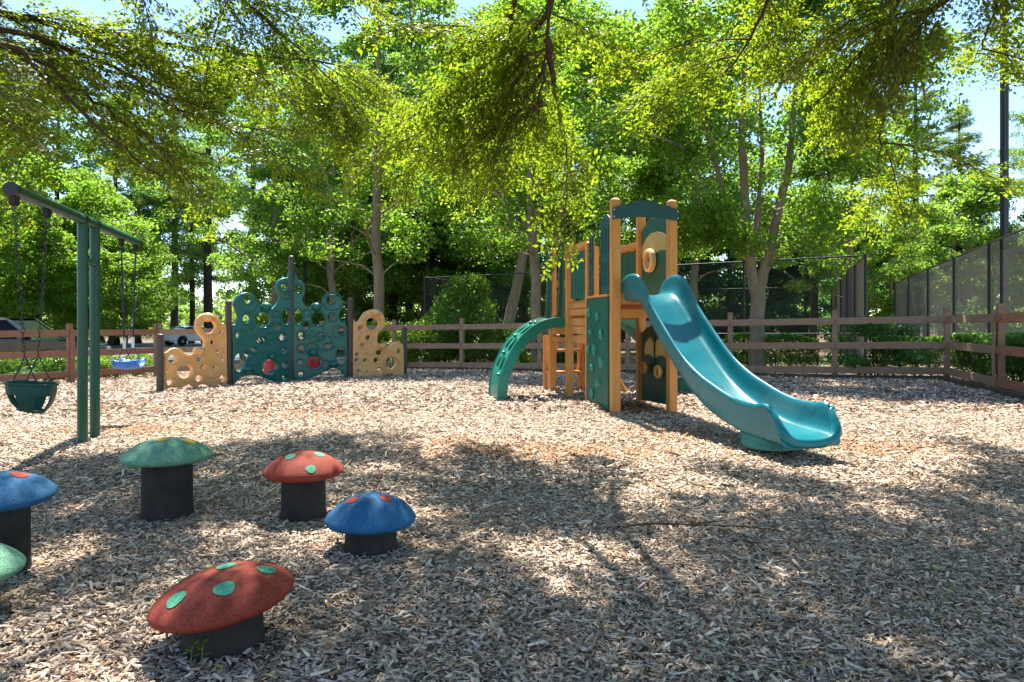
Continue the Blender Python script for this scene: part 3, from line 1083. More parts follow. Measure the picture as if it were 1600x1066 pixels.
for i, (out, holes, balls, rings) in enumerate(WALL):
    a, b = Vector((*WALL_P[i][:2], 0)), Vector((*WALL_P[i + 1][:2], 0))
    M = frame_matrix(a, b - a, (0, 0, 1))
    Mi = ORG[wall.name].inverted() @ M
    mat = M_BUBTAN if i in (0, 3) else M_BUBBLE
    R = []
    for x, z, rx, rz in holes:
        if rx > .05:
            R.append((x, z, rx + .022, rz + .022))
    R += [tuple(q) for q in rings]
    me = panel_mesh("climbing_panel", catmull(out), [ellipse(*h) for h in holes], .085, .020, mat, Mi, R, .016)
    p = link("climbing_panel", me, wall)
    p["label"] = ["tan end panel beside the shortest post", "green panel left of the tallest post", "green panel right of the tallest post", "tan end panel beside the back fence"][i]
    for x, z, r in balls:
        m = MB().sphere((0, 0, 0), r, 20, 12, (1, .82, 1))
        me2 = m.mesh("handhold_ball", mat)
        me2.transform(Mi @ Matrix.Translation((x, z, .055)))
        link("handhold_ball", me2, p)
    for s in (.03, (b - a).length - .03):
        for z in (.25, .75, 1.25):
            zz = z if i in (1, 2) else z * .55 - .05
            c = a + (b - a).normalized() * s
            MB().box((c.x, c.y, zz), (.05, .05, .04)).build("bracket", M_BRPOST, wall, bevel=.008)
# the red stools seen through two of the holes
for k, (x, y) in enumerate(((-5.55, 16.35), (-4.73, 16.6))):
    g = G(x, y)
    t = thing("play_drum", ["red drum seen through the lower hole of the left green panel", "red drum seen through the lower hole of the right green panel"][k], "play drum", (x, y, g), 0, "red drums behind the climbing wall")
    MB().lathe([(.19, g - .05), (.20, g), (.205, g + .36), (.19, g + .40), (.02, g + .41)], (x, y, 0), 24).build("drum", M_REDPL, t)

# ------------------------------------------------------------------ play structure, built in its own axes: x across the deck, y along it
PS_ROT = math.radians(10.7)
ps = thing("play_structure", "tan and green play tower with blue slide, climbing wall and arched climber", "play structure", (1.20, 8.19, 0), PS_ROT)
PW_ = .105


def pbuild(mb, name, mat, parent=None, **k):
    return mb.build(name, mat, parent or ps, local=True, **k)


for x, y, h, rnd in ((0, 0, 2.49, 0), (.70, 0, 2.49, 0), (.70, 1, 2.50, 0), (0, 1, 2.10, 0), (0, 2, 2.19, 0), (.70, 2, 2.38, 1), (0, 3, 2.22, 0), (.70, 3, 2.24, 1)):
    m = MB()
    if rnd:
        prof = [(-.06, -.3), (.056, -.3)]
    m.box((x, y, (h - .3) / 2), (PW_, PW_, h + .3))
    po = pbuild(m, "post", M_LUMBER, bevel=.009)
    q = MB()
    if rnd:
        q.prism([(-.052, 0)] + [(.052 * -math.cos(math.pi * k / 10), .052 * math.sin(math.pi * k / 10)) for k in range(1, 10)] + [(.052, 0)], (x, y, h), (1, 0, 0), (0, 0, 1), PW_ * .96)
    else:
        s = PW_ / 2 - .004
        q.add([(x - s, y - s, h), (x + s, y - s, h), (x + s, y + s, h), (x - s, y + s, h), (x - s * .4, y - s * .4, h + .022), (x + s * .4, y - s * .4, h + .022), (x + s * .4, y + s * .4, h + .022), (x - s * .4, y + s * .4, h + .022)],
              [(0, 1, 5, 4), (1, 2, 6, 5), (2, 3, 7, 6), (3, 0, 4, 7), (4, 5, 6, 7), (3, 2, 1, 0)])
    pbuild(q, "post_top", M_LUMBER, po)
bolt_me = MB().lathe([(.012, 0), (.012, .004), (.008, .008), (.002, .009)], (0, 0, 0), 10, Matrix.Rotation(math.radians(90), 3, 'X')).mesh("bolt", M_BOLT)
for x, y, zs in ((0, 0, (.35, .75, 1.17, 1.325, 1.9)), (.70, 0, (.3, .75, 1.17, 1.325, 1.9)), (.70, 1, (.4, 1.2, 1.9)), (0, 2, (.81, .96, 1.1, 1.3, 2.1)), (0, 3, (.81, .96))):
    for z in zs:
        link("bolt", bolt_me, ps, Matrix.Translation((x + .012, y - PW_ / 2 - .0005, z)))
# decks
for k in range(15):
    y = .02 + k * .1335
    pbuild(MB().box((.35, y + .04, 1.352), (.585, .127, .036)), "deck_board", M_LUMBERH, bevel=.005)
for k in range(7):
    y = 2.12 + k * .135
    pbuild(MB().box((.35, y, 1.072), (.585, .128, .036)), "deck_board", M_LUMBERH, bevel=.005)
# beams
BE = [((.06, 0), (.64, 0), 1.325, .10), ((.06, .02), (.64, .02), 1.17, .11),
      ((.70, .06), (.70, .94), 1.28, .11), ((.70, 1.06), (.70, 1.94), 1.30, .09), ((.70, 1.06), (.70, 1.94), 1.16, .1),
      ((0, 1.06), (0, 1.94), 1.302, .078), ((0, 1.06), (0, 1.94), 1.208, .092), ((.012, 1.06), (.012, 1.94), 1.075, .105), ((.012, 1.06), (.012, 1.94), .962, .105), ((.012, 1.06), (.012, 1.94), .835, .10),
      ((.012, .06), (.012, .94), 1.30, .1),
      ((.0, 2.06), (.0, 2.94), .955, .13), ((.0, 2.06), (.0, 2.94), .81, .08),
      ((.70, 2.06), (.70, 2.94), .99, .12), ((.06, 3, ), (.64, 3), .99, .12), ((.06, 2), (.64, 2), .99, .12), ((.06, 2), (.64, 2), 1.20, .2), ((.06, 1), (.64, 1), 1.2, .11)]
for (x0, y0), (x1, y1), z, h in BE:
    pbuild(MB().bar((x0, y0, z), (x1, y1, z), .042, h), "beam", M_LUMBERH, bevel=.006)
for x, y in ((.0, .06), (.0, .94)):
    pbuild(MB().box((x + .045, y + (.03 if y < .5 else -.03), 1.05), (.04, .04, .3)), "bracket", M_LUMBERH, bevel=.005)
pbuild(MB().box((.645, .045, 1.05), (.05, .05, .34)), "bracket", M_LUMBERH, bevel=.006)
# joists seen from below
for y in (.35, .7, 1.35, 1.7):
    pbuild(MB().bar((.03, y, 1.28), (.67, y, 1.28), .04, .085), "joist", M_LUMBERH)
# arch board
ys = -.068
P = [(-.058, 2.255)] + [(-.058 + .816 * k / 12, 2.255 + .035 * math.sin(math.pi * k / 12)) for k in range(1, 12)] + [(.758, 2.255)]
top = [(.758, 2.385), (.62, 2.43), (.50, 2.448), (.495, 2.472), (.42, 2.482), (.28, 2.482), (.205, 2.472), (.20, 2.448), (.08, 2.43), (-.058, 2.385)]
arch = pbuild(MB().prism(P + top, (0, ys, 0), (1, 0, 0), (0, 0, 1), .022), "arch_board", M_TEALD, bevel=.004)
for x in (-.04, .74):
    for z in (2.285, 2.365):
        pbuild(MB().sphere((x, ys - .013, z), .012, 10, 6), "bolt", M_BOLT, arch)
# rock climbing panel on the side
cp = pbuild(MB().box((-.06, .485, .62), (.022, .86, 1.50)), "rock_panel", M_GREENP, bevel=.006)
for t_, z, rx, rz in ((.77, 1.187, .05, .06), (.41, 1.13, .04, .05), (.69, .946, .06, .04), (.27, .92, .045, .065), (.79, .71, .035, .05), (.54, .735, .05, .075), (.27, .59, .05, .07), (.64, .50, .05, .05), (.40, .33, .05, .05), (.64, .18, .045, .06)):
    m = MB()
    k0 = len(m.V)
    m.sphere((-.075, t_, z), 1, 10, 6, (.042, rx, rz))
    for q in range(len(m.V)):
        v = m.V[q]
        j = 1 + random.uniform(-.12, .12)
        m.V[q] = (v[0] * 1, t_ + (v[1] - t_) * j, z + (v[2] - z) * j)
    pbuild(m, "climbing_hold", M_CLIMB, cp)
pbuild(MB().box((-.06, .485, 1.385), (.05, .86, .028)), "panel_cap", M_LUMBER, bevel=.005)
pbuild(MB().box((-.06, .9385, .62), (.028, .03, 1.5)), "panel_edge", M_LUMBER, bevel=.004)


def side_panel(name, x, y0, y1, z0, z1, slots, mat=M_GREENP, arch=0.0, along='y', bevel=.004, th=.022):
    """panel in the plane x=const; slots: list of (z0, z1, n)"""
    w = y1 - y0
    O = [(0, z0), (w, z0), (w, z1)] + ([(w * (1 - k / 10), z1 + arch * math.sin(math.pi * k / 10)) for k in range(1, 10)] if arch else []) + [(0, z1)]
    H = []
    for a, b, n in slots:
        for k in range(n):
            H.append(slot(w * (k + .75) / (n + .5), a, b, w / (n + .5) * .42))
    M = frame_matrix((x, y0, 0), (0, 1, 0), (0, 0, 1)) if along == 'y' else frame_matrix((y0, x, 0), (1, 0, 0), (0, 0, 1))
    return link(name, panel_mesh(name, O, H, th, bevel, mat, M), ps)


side_panel("entry_panel", -.02, .062, .46, 1.42, 2.26, [(1.5, 1.8, 3), (1.9, 2.2, 3)], M_TEALD, .10)
side_panel("entry_panel", -.02, .80, .944, 1.40, 2.16, [(1.48, 1.58, 1), (1.64, 1.74, 1), (1.80, 1.9, 1), (1.96, 2.08, 1)], M_TEALD, .05)
for x in (0.0, .70):
    side_panel("barrier_panel", x, 1.09, 1.91, 1.40, 2.03, [(1.46, 1.70, 5), (1.78, 2.0, 5)])
    pbuild(MB().bar((x, 1.06, 2.10), (x, 1.94, 2.10), .09, .085), "rail", M_LUMBER, bevel=.01)
side_panel("barrier_panel", 3.0, .08, .62, 1.12, 1.58, [(1.18, 1.34, 4), (1.4, 1.54, 4)], along='x')
pbuild(MB().bar((.06, 3, 1.68), (.64, 3, 1.68), .09, .11), "rail", M_LUMBER, bevel=.01)
# play panel with porthole, above the deck
y0, y1 = .062, .938
BAND = [(.885, 1.915), (.885, 2.04), (.775, 2.125), (.6, 2.175), (.4, 2.175), (.225, 2.135), (.115, 2.08), (.115, 1.945), (.3, 1.965), (.45, 2.01), (.6, 2.02), (.72, 1.99), (.78, 1.925)]
O = [(y0, 1.33), (y1, 1.33), (y1, 2.26), (.80, 2.335), (.66, 2.385), (.5, 2.40), (.34, 2.395), (.2, 2.37), (y0, 2.33)]
pp = link("porthole_panel", panel_mesh("porthole_panel", O, [BAND], .022, .004, M_GREENP, frame_matrix((.70, 0, 0), (0, 1, 0), (0, 0, 1))), ps)
band = [(.90, 1.90), (.90, 2.05), (.78, 2.14), (.6, 2.19), (.4, 2.19), (.22, 2.15), (.10, 2.09), (.10, 1.93), (.3, 1.95), (.45, 1.93), (.75, 1.90)]
pbuild(MB().prism(band, (.683, 0, 0), (0, 1, 0), (0, 0, 1), .014), "window_band", M_CREAM, pp, bevel=.003)
Rx = Matrix.Rotation(math.radians(-90), 3, 'Y')
pbuild(MB().lathe([(.10, -.01), (.145, -.01), (.15, .02), (.145, .05), (.12, .06), (.10, .052), (.098, .02)], (.665, .56, 1.845), 32, Rx), "porthole_ring", M_TANPL, pp)
pbuild(MB().lathe([(.10, 0), (.09, .02), (.06, .036), (.02, .043), (.003, .044)], (.66, .56, 1.845), 24, Rx), "porthole_dome", M_CREAM, pp)
pbuild(MB().box((.605, .53, 1.85), (.02, .03, .06)), "pointer", M_LUMBERH, pp, bevel=.006)
# lower panel with two tan windows and knobs
WIN = lambda yc, s: [(yc - .155 * s, .62), (yc - .155 * s, .80), (yc - .11 * s, .86), (yc - .02 * s, .88), (yc + .1 * s, .82), (yc + .155 * s, .74), (yc + .155 * s, .64), (yc + .06 * s, .66), (yc - .05 * s, .655)]
O = [(y0, .08), (y1, .05), (y1, .93), (.8, .99), (.6, 1.03), (.5, 1.035), (.4, 1.03), (.2, .99), (y0, .93)]
lp = link("window_panel", panel_mesh("window_panel", O, [[(yc + (a - yc) * .9, .755 + (b - .755) * .9) for a, b in WIN(yc, s)] for yc, s in ((.66, 1), (.29, -1))], .022, .004, M_GREENP, frame_matrix((.70, 0, 0), (0, 1, 0), (0, 0, 1))), ps)
for yc, s in ((.66, 1), (.29, -1)):
    Wp = WIN(yc, s)
    pbuild(MB().prism(Wp, (.683, 0, 0), (0, 1, 0), (0, 0, 1), .014), "panel_window", M_CREAM, lp, bevel=.004)
pbuild(MB().box((.680, .475, .70), (.016, .025, .40)), "window_bar", M_GREENP, lp, bevel=.004)
for yc, z in ((.70, .485), (.22, .47)):
    q = [(x, yy) for x, yy in ellipse(yc, z, .095, .085, 20)]
    kn = link("steering_knob", panel_mesh("steering_knob", q, [ellipse(yc, z, .05, .045, 16)], .05, .014, M_BUBTAN, frame_matrix((.62, 0, 0), (0, 1, 0), (0, 0, 1))), lp)
    pbuild(MB().tube([(.70, yc, z), (.60, yc, z)], .028, 10), "knob_axle", M_LUMBERH, lp)
# climber handrails
for yy, zt_, curl in ((2.13, 2.24, .16), (2.87, 2.20, .04)):
    m = MB()
    m.tube([(-.17, yy, 1.12), (-.13, yy, 1.22), (-.115, yy, 1.6), (-.115, yy, zt_ - .08), (-.13, yy, zt_), (-.13 - curl * .6, yy, zt_ + .07 + curl * .4), (-.13 - curl, yy, zt_ + .07 + curl * .5)], .021, 10)
    m.tube([(-.075, yy, 1.13), (-.06, yy, 1.3), (-.055, yy, zt_ - .04), (-.09, yy, zt_ + .03), (-.13, yy, zt_)], .021, 10)
    pbuild(m, "handrail", M_GRSTEEL)
    side = MB().box((-.09, yy, 1.62), (.055, .012, .95))
    pbuild(side, "handrail_panel", M_TEALD, bevel=.003)
# transfer steps behind
pbuild(MB().box((.30, 3.32, .26), (.62, .26, .04)), "step", M_LUMBERH, bevel=.006)
pbuild(MB().box((.30, 3.20, .62), (.62, .24, .04)), "step", M_LUMBERH, bevel=.006)
for x in (.03, .62):
    pbuild(MB().box((x, 3.55, .38), (.1, .1, .95)), "step_post", M_LUMBER, bevel=.008)
    pbuild(MB().box((x, 3.25, .13), (.09, .1, .32)), "step_leg", M_LUMBER, bevel=.006)
for x in (.10, .55):
    pbuild(MB().bar((x, 3.06, .90), (x, 3.50, .22), .04, .12), "stringer", M_LUMBERH, bevel=.006)
pbuild(MB().bar((.86, 2.62, .38), (1.05, 2.50, -.03), .10, .05), "ramp_foot", M_LUMBERH, bevel=.008)
pbuild(MB().bar((.80, 2.56, .36), (.93, 2.74, .36), .08, .06), "ramp_step", M_TANPL, bevel=.008)


# slides
def slide(name, o, d, st, hw, mat, drift=0.0, lip=True):
    """o start (floor centre, z ignored), d unit direction in plan, st: (s, floor, rim)"""
    o, d = Vector(o), Vector(d).normalized()
    lat = Vector((-d.y, d.x, 0))
    S = [q[0] for q in st]
    fine = np.linspace(S[0], S[-1], 64)

    def smooth(vals):
        out = []
        for x in fine:
            i = min(max(np.searchsorted(S, x) - 1, 0), len(S) - 2)
            p = [vals[max(i - 1, 0)], vals[i], vals[i + 1], vals[min(i + 2, len(S) - 1)]]
            s4 = [S[max(i - 1, 0)], S[i], S[i + 1], S[min(i + 2, len(S) - 1)]]
            h = S[i + 1] - S[i]
            t = (x - S[i]) / h
            m1 = (p[2] - p[0]) / max(s4[2] - s4[0], 1e-6) * h
            m2 = (p[3] - p[1]) / max(s4[3] - s4[1], 1e-6) * h
            t2, t3 = t * t, t ** 3
            out.append((2 * t3 - 3 * t2 + 1) * p[1] + (t3 - 2 * t2 + t) * m1 + (-2 * t3 + 3 * t2) * p[2] + (t3 - t2) * m2)
        return out

    fl, rm = smooth([q[1] for q in st]), smooth([q[2] for q in st])
    CUT = lambda z, f, h: .15 * min(max((z - f) / h, 0), 1) ** 1.4
    rows = []
    for i, s in enumerate(fine):
        f, r = fl[i], rm[i]
        # cross-section, lateral fraction of hw and height; outer wall -> rim -> inner -> floor
        w = hw
        h = r - f
        half = [(-.86, f - .055), (-.93, f - .03), (-.97, f + .3 * h), (-1.0, f + .62 * h), (-1.03, r - .035), (-1.02, r - .012), (-.985, r), (-.94, r - .002), (-.90, r - .016), (-.875, r - .045),
                (-.85, f + .55 * h), (-.80, f + .25 * h), (-.72, f + .09 * h), (-.58, f + .015), (-.3, f), (0, f - .003)]
        pr = half + [(-a, z) for a, z in half[-2::-1]] + [(.45, f - .065), (-.45, f - .065)]
        base = o + d * s + lat * (drift * s)
        k = min(max(1 - (fine[-1] - s) / .45, 0), 1) ** 1.5 if lip else 0
        rows.append([Vector((base.x, base.y, 0)) + lat * (a * w) + Vector((0, 0, z)) - d * (CUT(z, f, h) * k) for a, z in pr])
    m = MB()
    m.grid(rows, True)
    n = len(rows[0])
    k0 = (len(rows) - 1) * n
    m.F.append(tuple(range(n)))
    m.M.append(0)
    m.F.append(tuple(k0 + j for j in range(n)))
    m.M.append(0)
    so = pbuild(m, name, mat, ang=60)
    if lip:
        f, r = fl[-1], rm[-1]
        h = r - f
        base = o + d * (fine[-1] - .005) + lat * (drift * fine[-1])
        Ls = [(-.955, r - .018), (-.945, r - .05), (-.93, f + .62 * h), (-.89, f + .32 * h), (-.80, f + .10 * h), (-.62, f - .015), (-.3, f - .033), (0, f - .036)]
        Ls = Ls + [(-a, z) for a, z in Ls[-2::-1]]
        D = catmull(Ls, 4)[:(len(Ls) - 1) * 4 + 1]
        T = MB()
        rr = []
        for i in range(len(D)):
            e = min(i, len(D) - 1 - i)
            rr.append(.006 if e == 0 else .012 + .028 * min(e / 13, 1))
        T.tube([Vector((base.x, base.y, 0)) + lat * (a * w) + Vector((0, 0, z)) - d * CUT(z, f, h) for a, z in D], rr, 14)
        pbuild(T, "slide_lip", mat, so, ang=80)
    return so


ST1 = [(-.06, 1.375, 1.52), (.06, 1.375, 1.585), (.18, 1.375, 1.61), (.32, 1.37, 1.61), (.46, 1.31, 1.57), (.60, 1.20, 1.45), (.735, 1.08, 1.295), (1.1, .79, 1.00), (1.46, .535, .745), (1.75, .385, .605), (2.01, .295, .52), (2.25, .24, .455), (2.46, .205, .42), (2.70, .19, .415), (2.88, .185, .43), (3.0, .175, .42)]
sl = slide("slide", (.355, 0, 0), (.058, -1, 0), ST1, .275, M_SLIDE)
sl["label"] = "straight blue slide"
b0 = Vector((.355, 0, 0)) + Vector((.058, -1, 0)).normalized() * 2.50
m = MB()
ring = []
for f_, rx, ry in ((-.04, .21, .19), (0, .232, .215), (.18, .238, .22), (.4, .225, .22), (.7, .215, .24), (1.0, .205, .27)):
    row = []
    for k in range(40):
        q = 2 * math.pi * k / 40
        cq, sq = math.cos(q), math.sin(q)
        su = (abs(cq) ** 2.6 + abs(sq) ** 2.6) ** (-1 / 2.6)
        px_, py_ = b0.x + rx * cq * su, b0.y + ry * sq * su + .04 * max(f_, 0)
        ztop = float(np.interp(-py_, [e[0] for e in ST1], [e[1] for e in ST1])) - .035
        row.append(Vector((px_, py_, .035 + (ztop - .035) * f_)))
    ring.append(row)
m.grid(ring, True)
m.F.append(tuple(range(40)))
m.M.append(0)
pbuild(m, "slide_foot", M_CLIMB, sl, ang=60)
pbuild(MB().tube([(b0.x, b0.y - .10, -.1), (b0.x, b0.y - .10, .06)], .022, 10), "slide_peg", M_BOLT, sl)
ST2 = [(-.05, 1.10, 1.25), (.06, 1.10, 1.30), (.22, 1.09, 1.30), (.42, .98, 1.18), (.7, .72, .92), (1.0, .46, .66), (1.25, .31, .50), (1.5, .235, .42), (1.72, .215, .41)]
s2 = slide("slide", (.70, 2.5, 0), (1, .02, 0), ST2, .27, M_CLIMB)
s2["label"] = "short sea green slide at the back"
pbuild(MB().lathe([(.2, -.02), (.22, .0), (.22, .12), (.2, .2)], (2.14, 2.52, 0), 24, sx=1.1), "slide_foot", M_CLIMB, s2)

# arched climber with finger holes
cl_near = Vector((-.93, 1.84, 0))      # local position of the foot, near corner
R0 = 1.0
PRO = [(-1.27, -.12), (-1.265, .08), (-1.255, .17), (-1.215, .345), (-1.12, .53), (-1.0, .72), (-.825, .893), (-.665, 1.0), (-.50, 1.075), (-.29, 1.122), (-.05, 1.125)]
PRO = [(a * .86, z) for a, z in PRO]
SHEAR = .32
NUp, NVp = 110, 36
cum = [0]
for i in range(1, len(PRO)):
    cum.append(cum[-1] + math.dist(PRO[i], PRO[i - 1]))
Lc = cum[-1]


def cpt(u):
    x = np.interp(u * Lc, cum, [p[0] for p in PRO])
    z = np.interp(u * Lc, cum, [p[1] for p in PRO])
    return x, z


us = np.linspace(0, 1, 221)
cx_ = np.array([cpt(u) for u in us])
for _ in range(40):
    cx_[1:-1] = .25 * cx_[:-2] + .5 * cx_[1:-1] + .25 * cx_[2:]
CW, CY0 = .76, 2.10
CH = [(.33, .29, .115, .11), (.34, .71, .10, .10), (.50, .28, .125, .115), (.51, .72, .11, .11), (.67, .29, .12, .115), (.68, .72, .105, .10), (.83, .29, .11, .11), (.835, .72, .10, .10)]
bmc = bmesh.new()


def cpos(u, v):
    x = np.interp(u, us, cx_[:, 0])
    z = np.interp(u, us, cx_[:, 1])
    return Vector((x, CY0 + v * CW + SHEAR * x, z))


gv = {}
uv = {}
for i in range(NUp + 1):
    for j in range(NVp + 1):
        uv[i, j] = (i / NUp, j / NVp)
inside = lambda u, v, h: ((u - h[0]) * Lc / (h[2])) ** 2 + ((v - h[1]) * CW / h[3]) ** 2
for i in range(NUp + 1):
    for j in range(NVp + 1):
        u, v = uv[i, j]
        for h in CH:
            q = inside(u, v, h)
            if .62 < q < 1.25 and (u, v) == uv[i, j]:
                s = 1 / math.sqrt(q)
                u, v = h[0] + (u - h[0]) * s, h[1] + (v - h[1]) * s
        gv[i, j] = bmc.verts.new(cpos(u, v))
for i in range(NUp):
    for j in range(NVp):
        u, v = (i + .5) / NUp, (j + .5) / NVp
        if any(inside(u, v, h) < .93 for h in CH):
            continue
        bmc.faces.new((gv[i, j], gv[i + 1, j], gv[i + 1, j + 1], gv[i, j + 1]))
bmc.verts.ensure_lookup_table()
for v in [v for v in bmc.verts if not v.link_faces]:
    bmc.verts.remove(v)
ext = bmesh.ops.extrude_face_region(bmc, geom=bmc.faces[:])
for v in [e for e in ext["geom"] if isinstance(e, bmesh.types.BMVert)]:
    k = int(np.argmin((cx_[:, 0] - v.co.x) ** 2 + (cx_[:, 1] - v.co.z) ** 2))
    tx, tz = cx_[min(k + 3, 220)] - cx_[max(k - 3, 0)]
    l = math.hypot(tx, tz)
    v.co.x += .03 * tz / l
    v.co.z -= .03 * tx / l
bmesh.ops.recalc_face_normals(bmc, faces=bmc.faces)
me = bpy.data.meshes.new("arched_climber")
bmc.to_mesh(me)
bmc.free()
me.materials.append(M_CLIMB)
me.polygons.foreach_set("use_smooth", [True] * len(me.polygons))
me.set_sharp_from_angle(angle=math.radians(40))
ac = link("arched_climber", me, ps)
ac["label"] = "arched sea green climber with oval holes"
for y in (CY0 - .006, CY0 + CW + .006):
    rows = []
    for k in range(0, 221, 4):
        p = Vector((cx_[k, 0], y + SHEAR * cx_[k, 0], cx_[k, 1]))
        a_, b_ = max(k - 4, 0), min(k + 4, 220)
        tx, tz = cx_[b_] - cx_[a_]
        l = math.hypot(tx, tz)
        nx, nz = tz / l, -tx / l          # inwards
        w_ = .125
        rows.append([p + Vector((nx * a - nx * .0, b, nz * a)) for a, b in ((-.012, -.016), (-.016, 0), (-.012, .016), (w_, .016), (w_ + .006, 0), (w_, -.016))])
    m = MB()
    m.grid(rows, True)
    pbuild(m, "side_flange", M_CLIMB, ac)
for u, v, s in ((.245, .12, .04), (.585, .5, .04), (.76, .12, .045), (.76, .55, .04), (.95, .3, .04), (.42, .5, .04)):
    p = cpos(u, v)
    pbuild(MB().sphere((p.x - .02, p.y, p.z + .012), s, 12, 8, (.8, 1.1, .7)), "foot_knob", M_CLIMB, ac)


# ------------------------------------------------------------------ cars
def car(label, loc, rotz, paint, suv=False, group="cars parked beyond the fence"):
    t = thing("parked_car", label, "car", loc, rotz, group)
    L, W = (4.75, 1.9) if suv else (4.7, 1.82)
    h = L / 2
    wr = .38 if suv else .335
    wx = 1.42
    arc = lambda cx: [(cx + (wr + .06) * math.cos(math.pi - math.pi * k / 10), wr + (wr + .06) * math.sin(math.pi - math.pi * k / 10)) for k in range(11)]
    if suv:
        low = [(-h, .42), (-h, .42)][:1] + [(-h + .05, .32)] + arc(-wx) + arc(wx) + [(h - .1, .32), (h, .45), (h, .80), (h - .08, 1.0), (h - .45, 1.07), (.95, 1.13), (.85, 1.15), (-h + .1, 1.15), (-h, 1.0)]
        cab0, cab1 = [(-2.25, 1.13), (-2.02, 1.72), (.22, 1.74), (1.02, 1.12)], .17
        roof = [(-2.1, 1.70), (-2.05, 1.765), (-1.2, 1.80), (-.2, 1.80), (.30, 1.745), (.24, 1.70)]
    else:
        low = [(-h + .06, .28)] + arc(-wx) + arc(wx) + [(h - .15, .24), (h, .40), (h - .03, .60), (h - .2, .72), (1.6, .88), (1.0, .95), (-1.6, .99), (-2.15, 1.02), (-h, .98), (-h + .02, .80), (-h, .62), (-h, .40)]
        cab0, cab1 = [(-1.95, .98), (-1.0, 1.36), (.10, 1.385), (1.12, .94)], .2
        roof = [(-1.12, 1.33), (-.9, 1.385), (-.3, 1.425), (.05, 1.405), (.22, 1.35)]
    m = MB().prism([(x, z) for x, z in low], (0, 0, 0), (1, 0, 0), (0, 0, 1), W)
    body = m.build("body", paint, t, local=True, bevel=.05, seg=3)
    zt_ = max(p[1] for p in cab0)
    zb_ = min(p[1] for p in cab0)
    wv = lambda z, k=0: W / 2 - .05 - (cab1 * (z - zb_) / (zt_ - zb_)) + k
    m = MB()
    n = len(cab0)
    m.add([(x, -wv(z), z) for x, z in cab0] + [(x, wv(z), z) for x, z in cab0],
          [tuple(range(n)), tuple(range(2 * n - 1, n - 1, -1))] + [(i, n + i, n + (i + 1) % n, (i + 1) % n) for i in range(n)])
    m.build("windows", M_GLASS, t, local=True, bevel=.02)
    m = MB().prism(roof, (0, 0, 0), (1, 0, 0), (0, 0, 1), 2 * wv(zt_) + .07)
    m.build("roof", paint, t, local=True, bevel=.02)
    for s in (-1, 1):
        for (x0, z0), (x1, z1) in ((cab0[0], cab0[1]), (cab0[3], cab0[2])) + ((((-.45, zb_), (-.5, zt_)),)):
            MB().bar((x0, s * (wv(z0) + .005), z0), (x1, s * (wv(z1) + .005), z1), .05, .09, up=(0, 1, 0)).build("pillar", paint, t, local=True)
        MB().box((.75, s * (W / 2 + .08), zb_ + .06), (.14, .2, .13)).build("mirror", paint, t, local=True, bevel=.03)
        for x in (-wx, wx):
            R = Matrix.Rotation(math.radians(90), 3, 'X')
            c = (x, s * (W / 2 - .11), wr)
            wl = MB().lathe([(wr * .62, -.11), (wr * .95, -.11), (wr, -.08), (wr, .08), (wr * .95, .11), (wr * .62, .11)], c, 28, R).build("wheel", M_TYRE, t, local=True)
            mm = MB()
            mm.lathe([(wr * .62, -.03), (wr * .66, s * -.115 if False else .0), (wr * .64, .03)], c, 28, R)
            for k in range(10):
                q = 2 * math.pi * k / 10
                mm.bar((c[0], c[1] + s * .09, c[2]), (c[0] + wr * .64 * math.cos(q), c[1] + s * .085, c[2] + wr * .64 * math.sin(q)), .02, .045, up=(0, 1, 0))
            mm.lathe([(.06, -.02), (.06, .02)], (c[0], c[1] + s * .095, c[2]), 12, R)
            mm.build("rim", M_RIM, wl, local=True)
        zl = .82 if suv else .86
        MB().box((-h + .03, s * (W / 2 - .24), zl + .02), (.08, .44, .13)).build("tail_light", M_LAMPRED, t, local=True, bevel=.03)
        MB().box((h - .06, s * (W / 2 - .26), zl if suv else .64), (.12, .40, .15)).build("headlight", M_LAMPCL, t, local=True, bevel=.03)
    if suv:
        gr = MB()
        for k in range(4):
            gr.box((h + .0, 0, .70 + k * .065), (.04, 1.0, .035))
        gr.build("grille", M_RIM, t, local=True)
        MB().box((h + .0, 0, .46), (.1, W * .92, .16)).build("bumper", M_TYRE, t, local=True, bevel=.04)
    else:
        MB().box((-h - .005, 0, .78), (.03, .52, .13)).build("number_plate", M_WHITE, t, local=True, bevel=.005)
        MB().box((-h + .03, 0, .36), (.1, W * .8, .12)).build("rear_skirt", M_TYRE, t, local=True, bevel=.03)
    return t


car("shiny black SUV parked nose to the fence behind the bucket swing", (-14.75, 20.8, -.54), math.radians(8), M_CARBLACK, True)
car("white saloon car seen from behind between the short brown post and tan panel", (-23.5, 52.0, -.54), math.radians(57), M_CARWHITE, False)
car("dark blue SUV half hidden behind the green climbing panels", (-9.0, 40.5, -.54), math.radians(-6), M_CARBLUE, True)


# ------------------------------------------------------------------ trees
def leaf_quads(C, up, size, rs, wid=.55, jit=.7, fold=.12):
    n = len(C)
    nrm = rs.randn(n, 3) * jit + up
    nrm /= np.linalg.norm(nrm, axis=1)[:, None]
    t = np.cross(nrm, rs.randn(n, 3))
    t /= np.linalg.norm(t, axis=1)[:, None] + 1e-9
    b = np.cross(nrm, t)
    L = size * (.7 + .6 * rs.rand(n))[:, None]
    V = np.zeros((n, 4, 3))
    V[:, 0] = C - t * L * .5
    V[:, 1] = C + b * L * wid * .5 + nrm * L * fold - t * L * .05
    V[:, 2] = C + t * L * .5
    V[:, 3] = C - b * L * wid * .5 + nrm * L * fold - t * L * .05
    return V


LEAF_F = [(0, 1, 2), (0, 2, 3)]


def tints(n, pal, rs, var=.25):
    pal = np.array(pal)
    return pal[rs.randint(len(pal), size=n)] * (1 - var + 2 * var * rs.rand(n, 1))


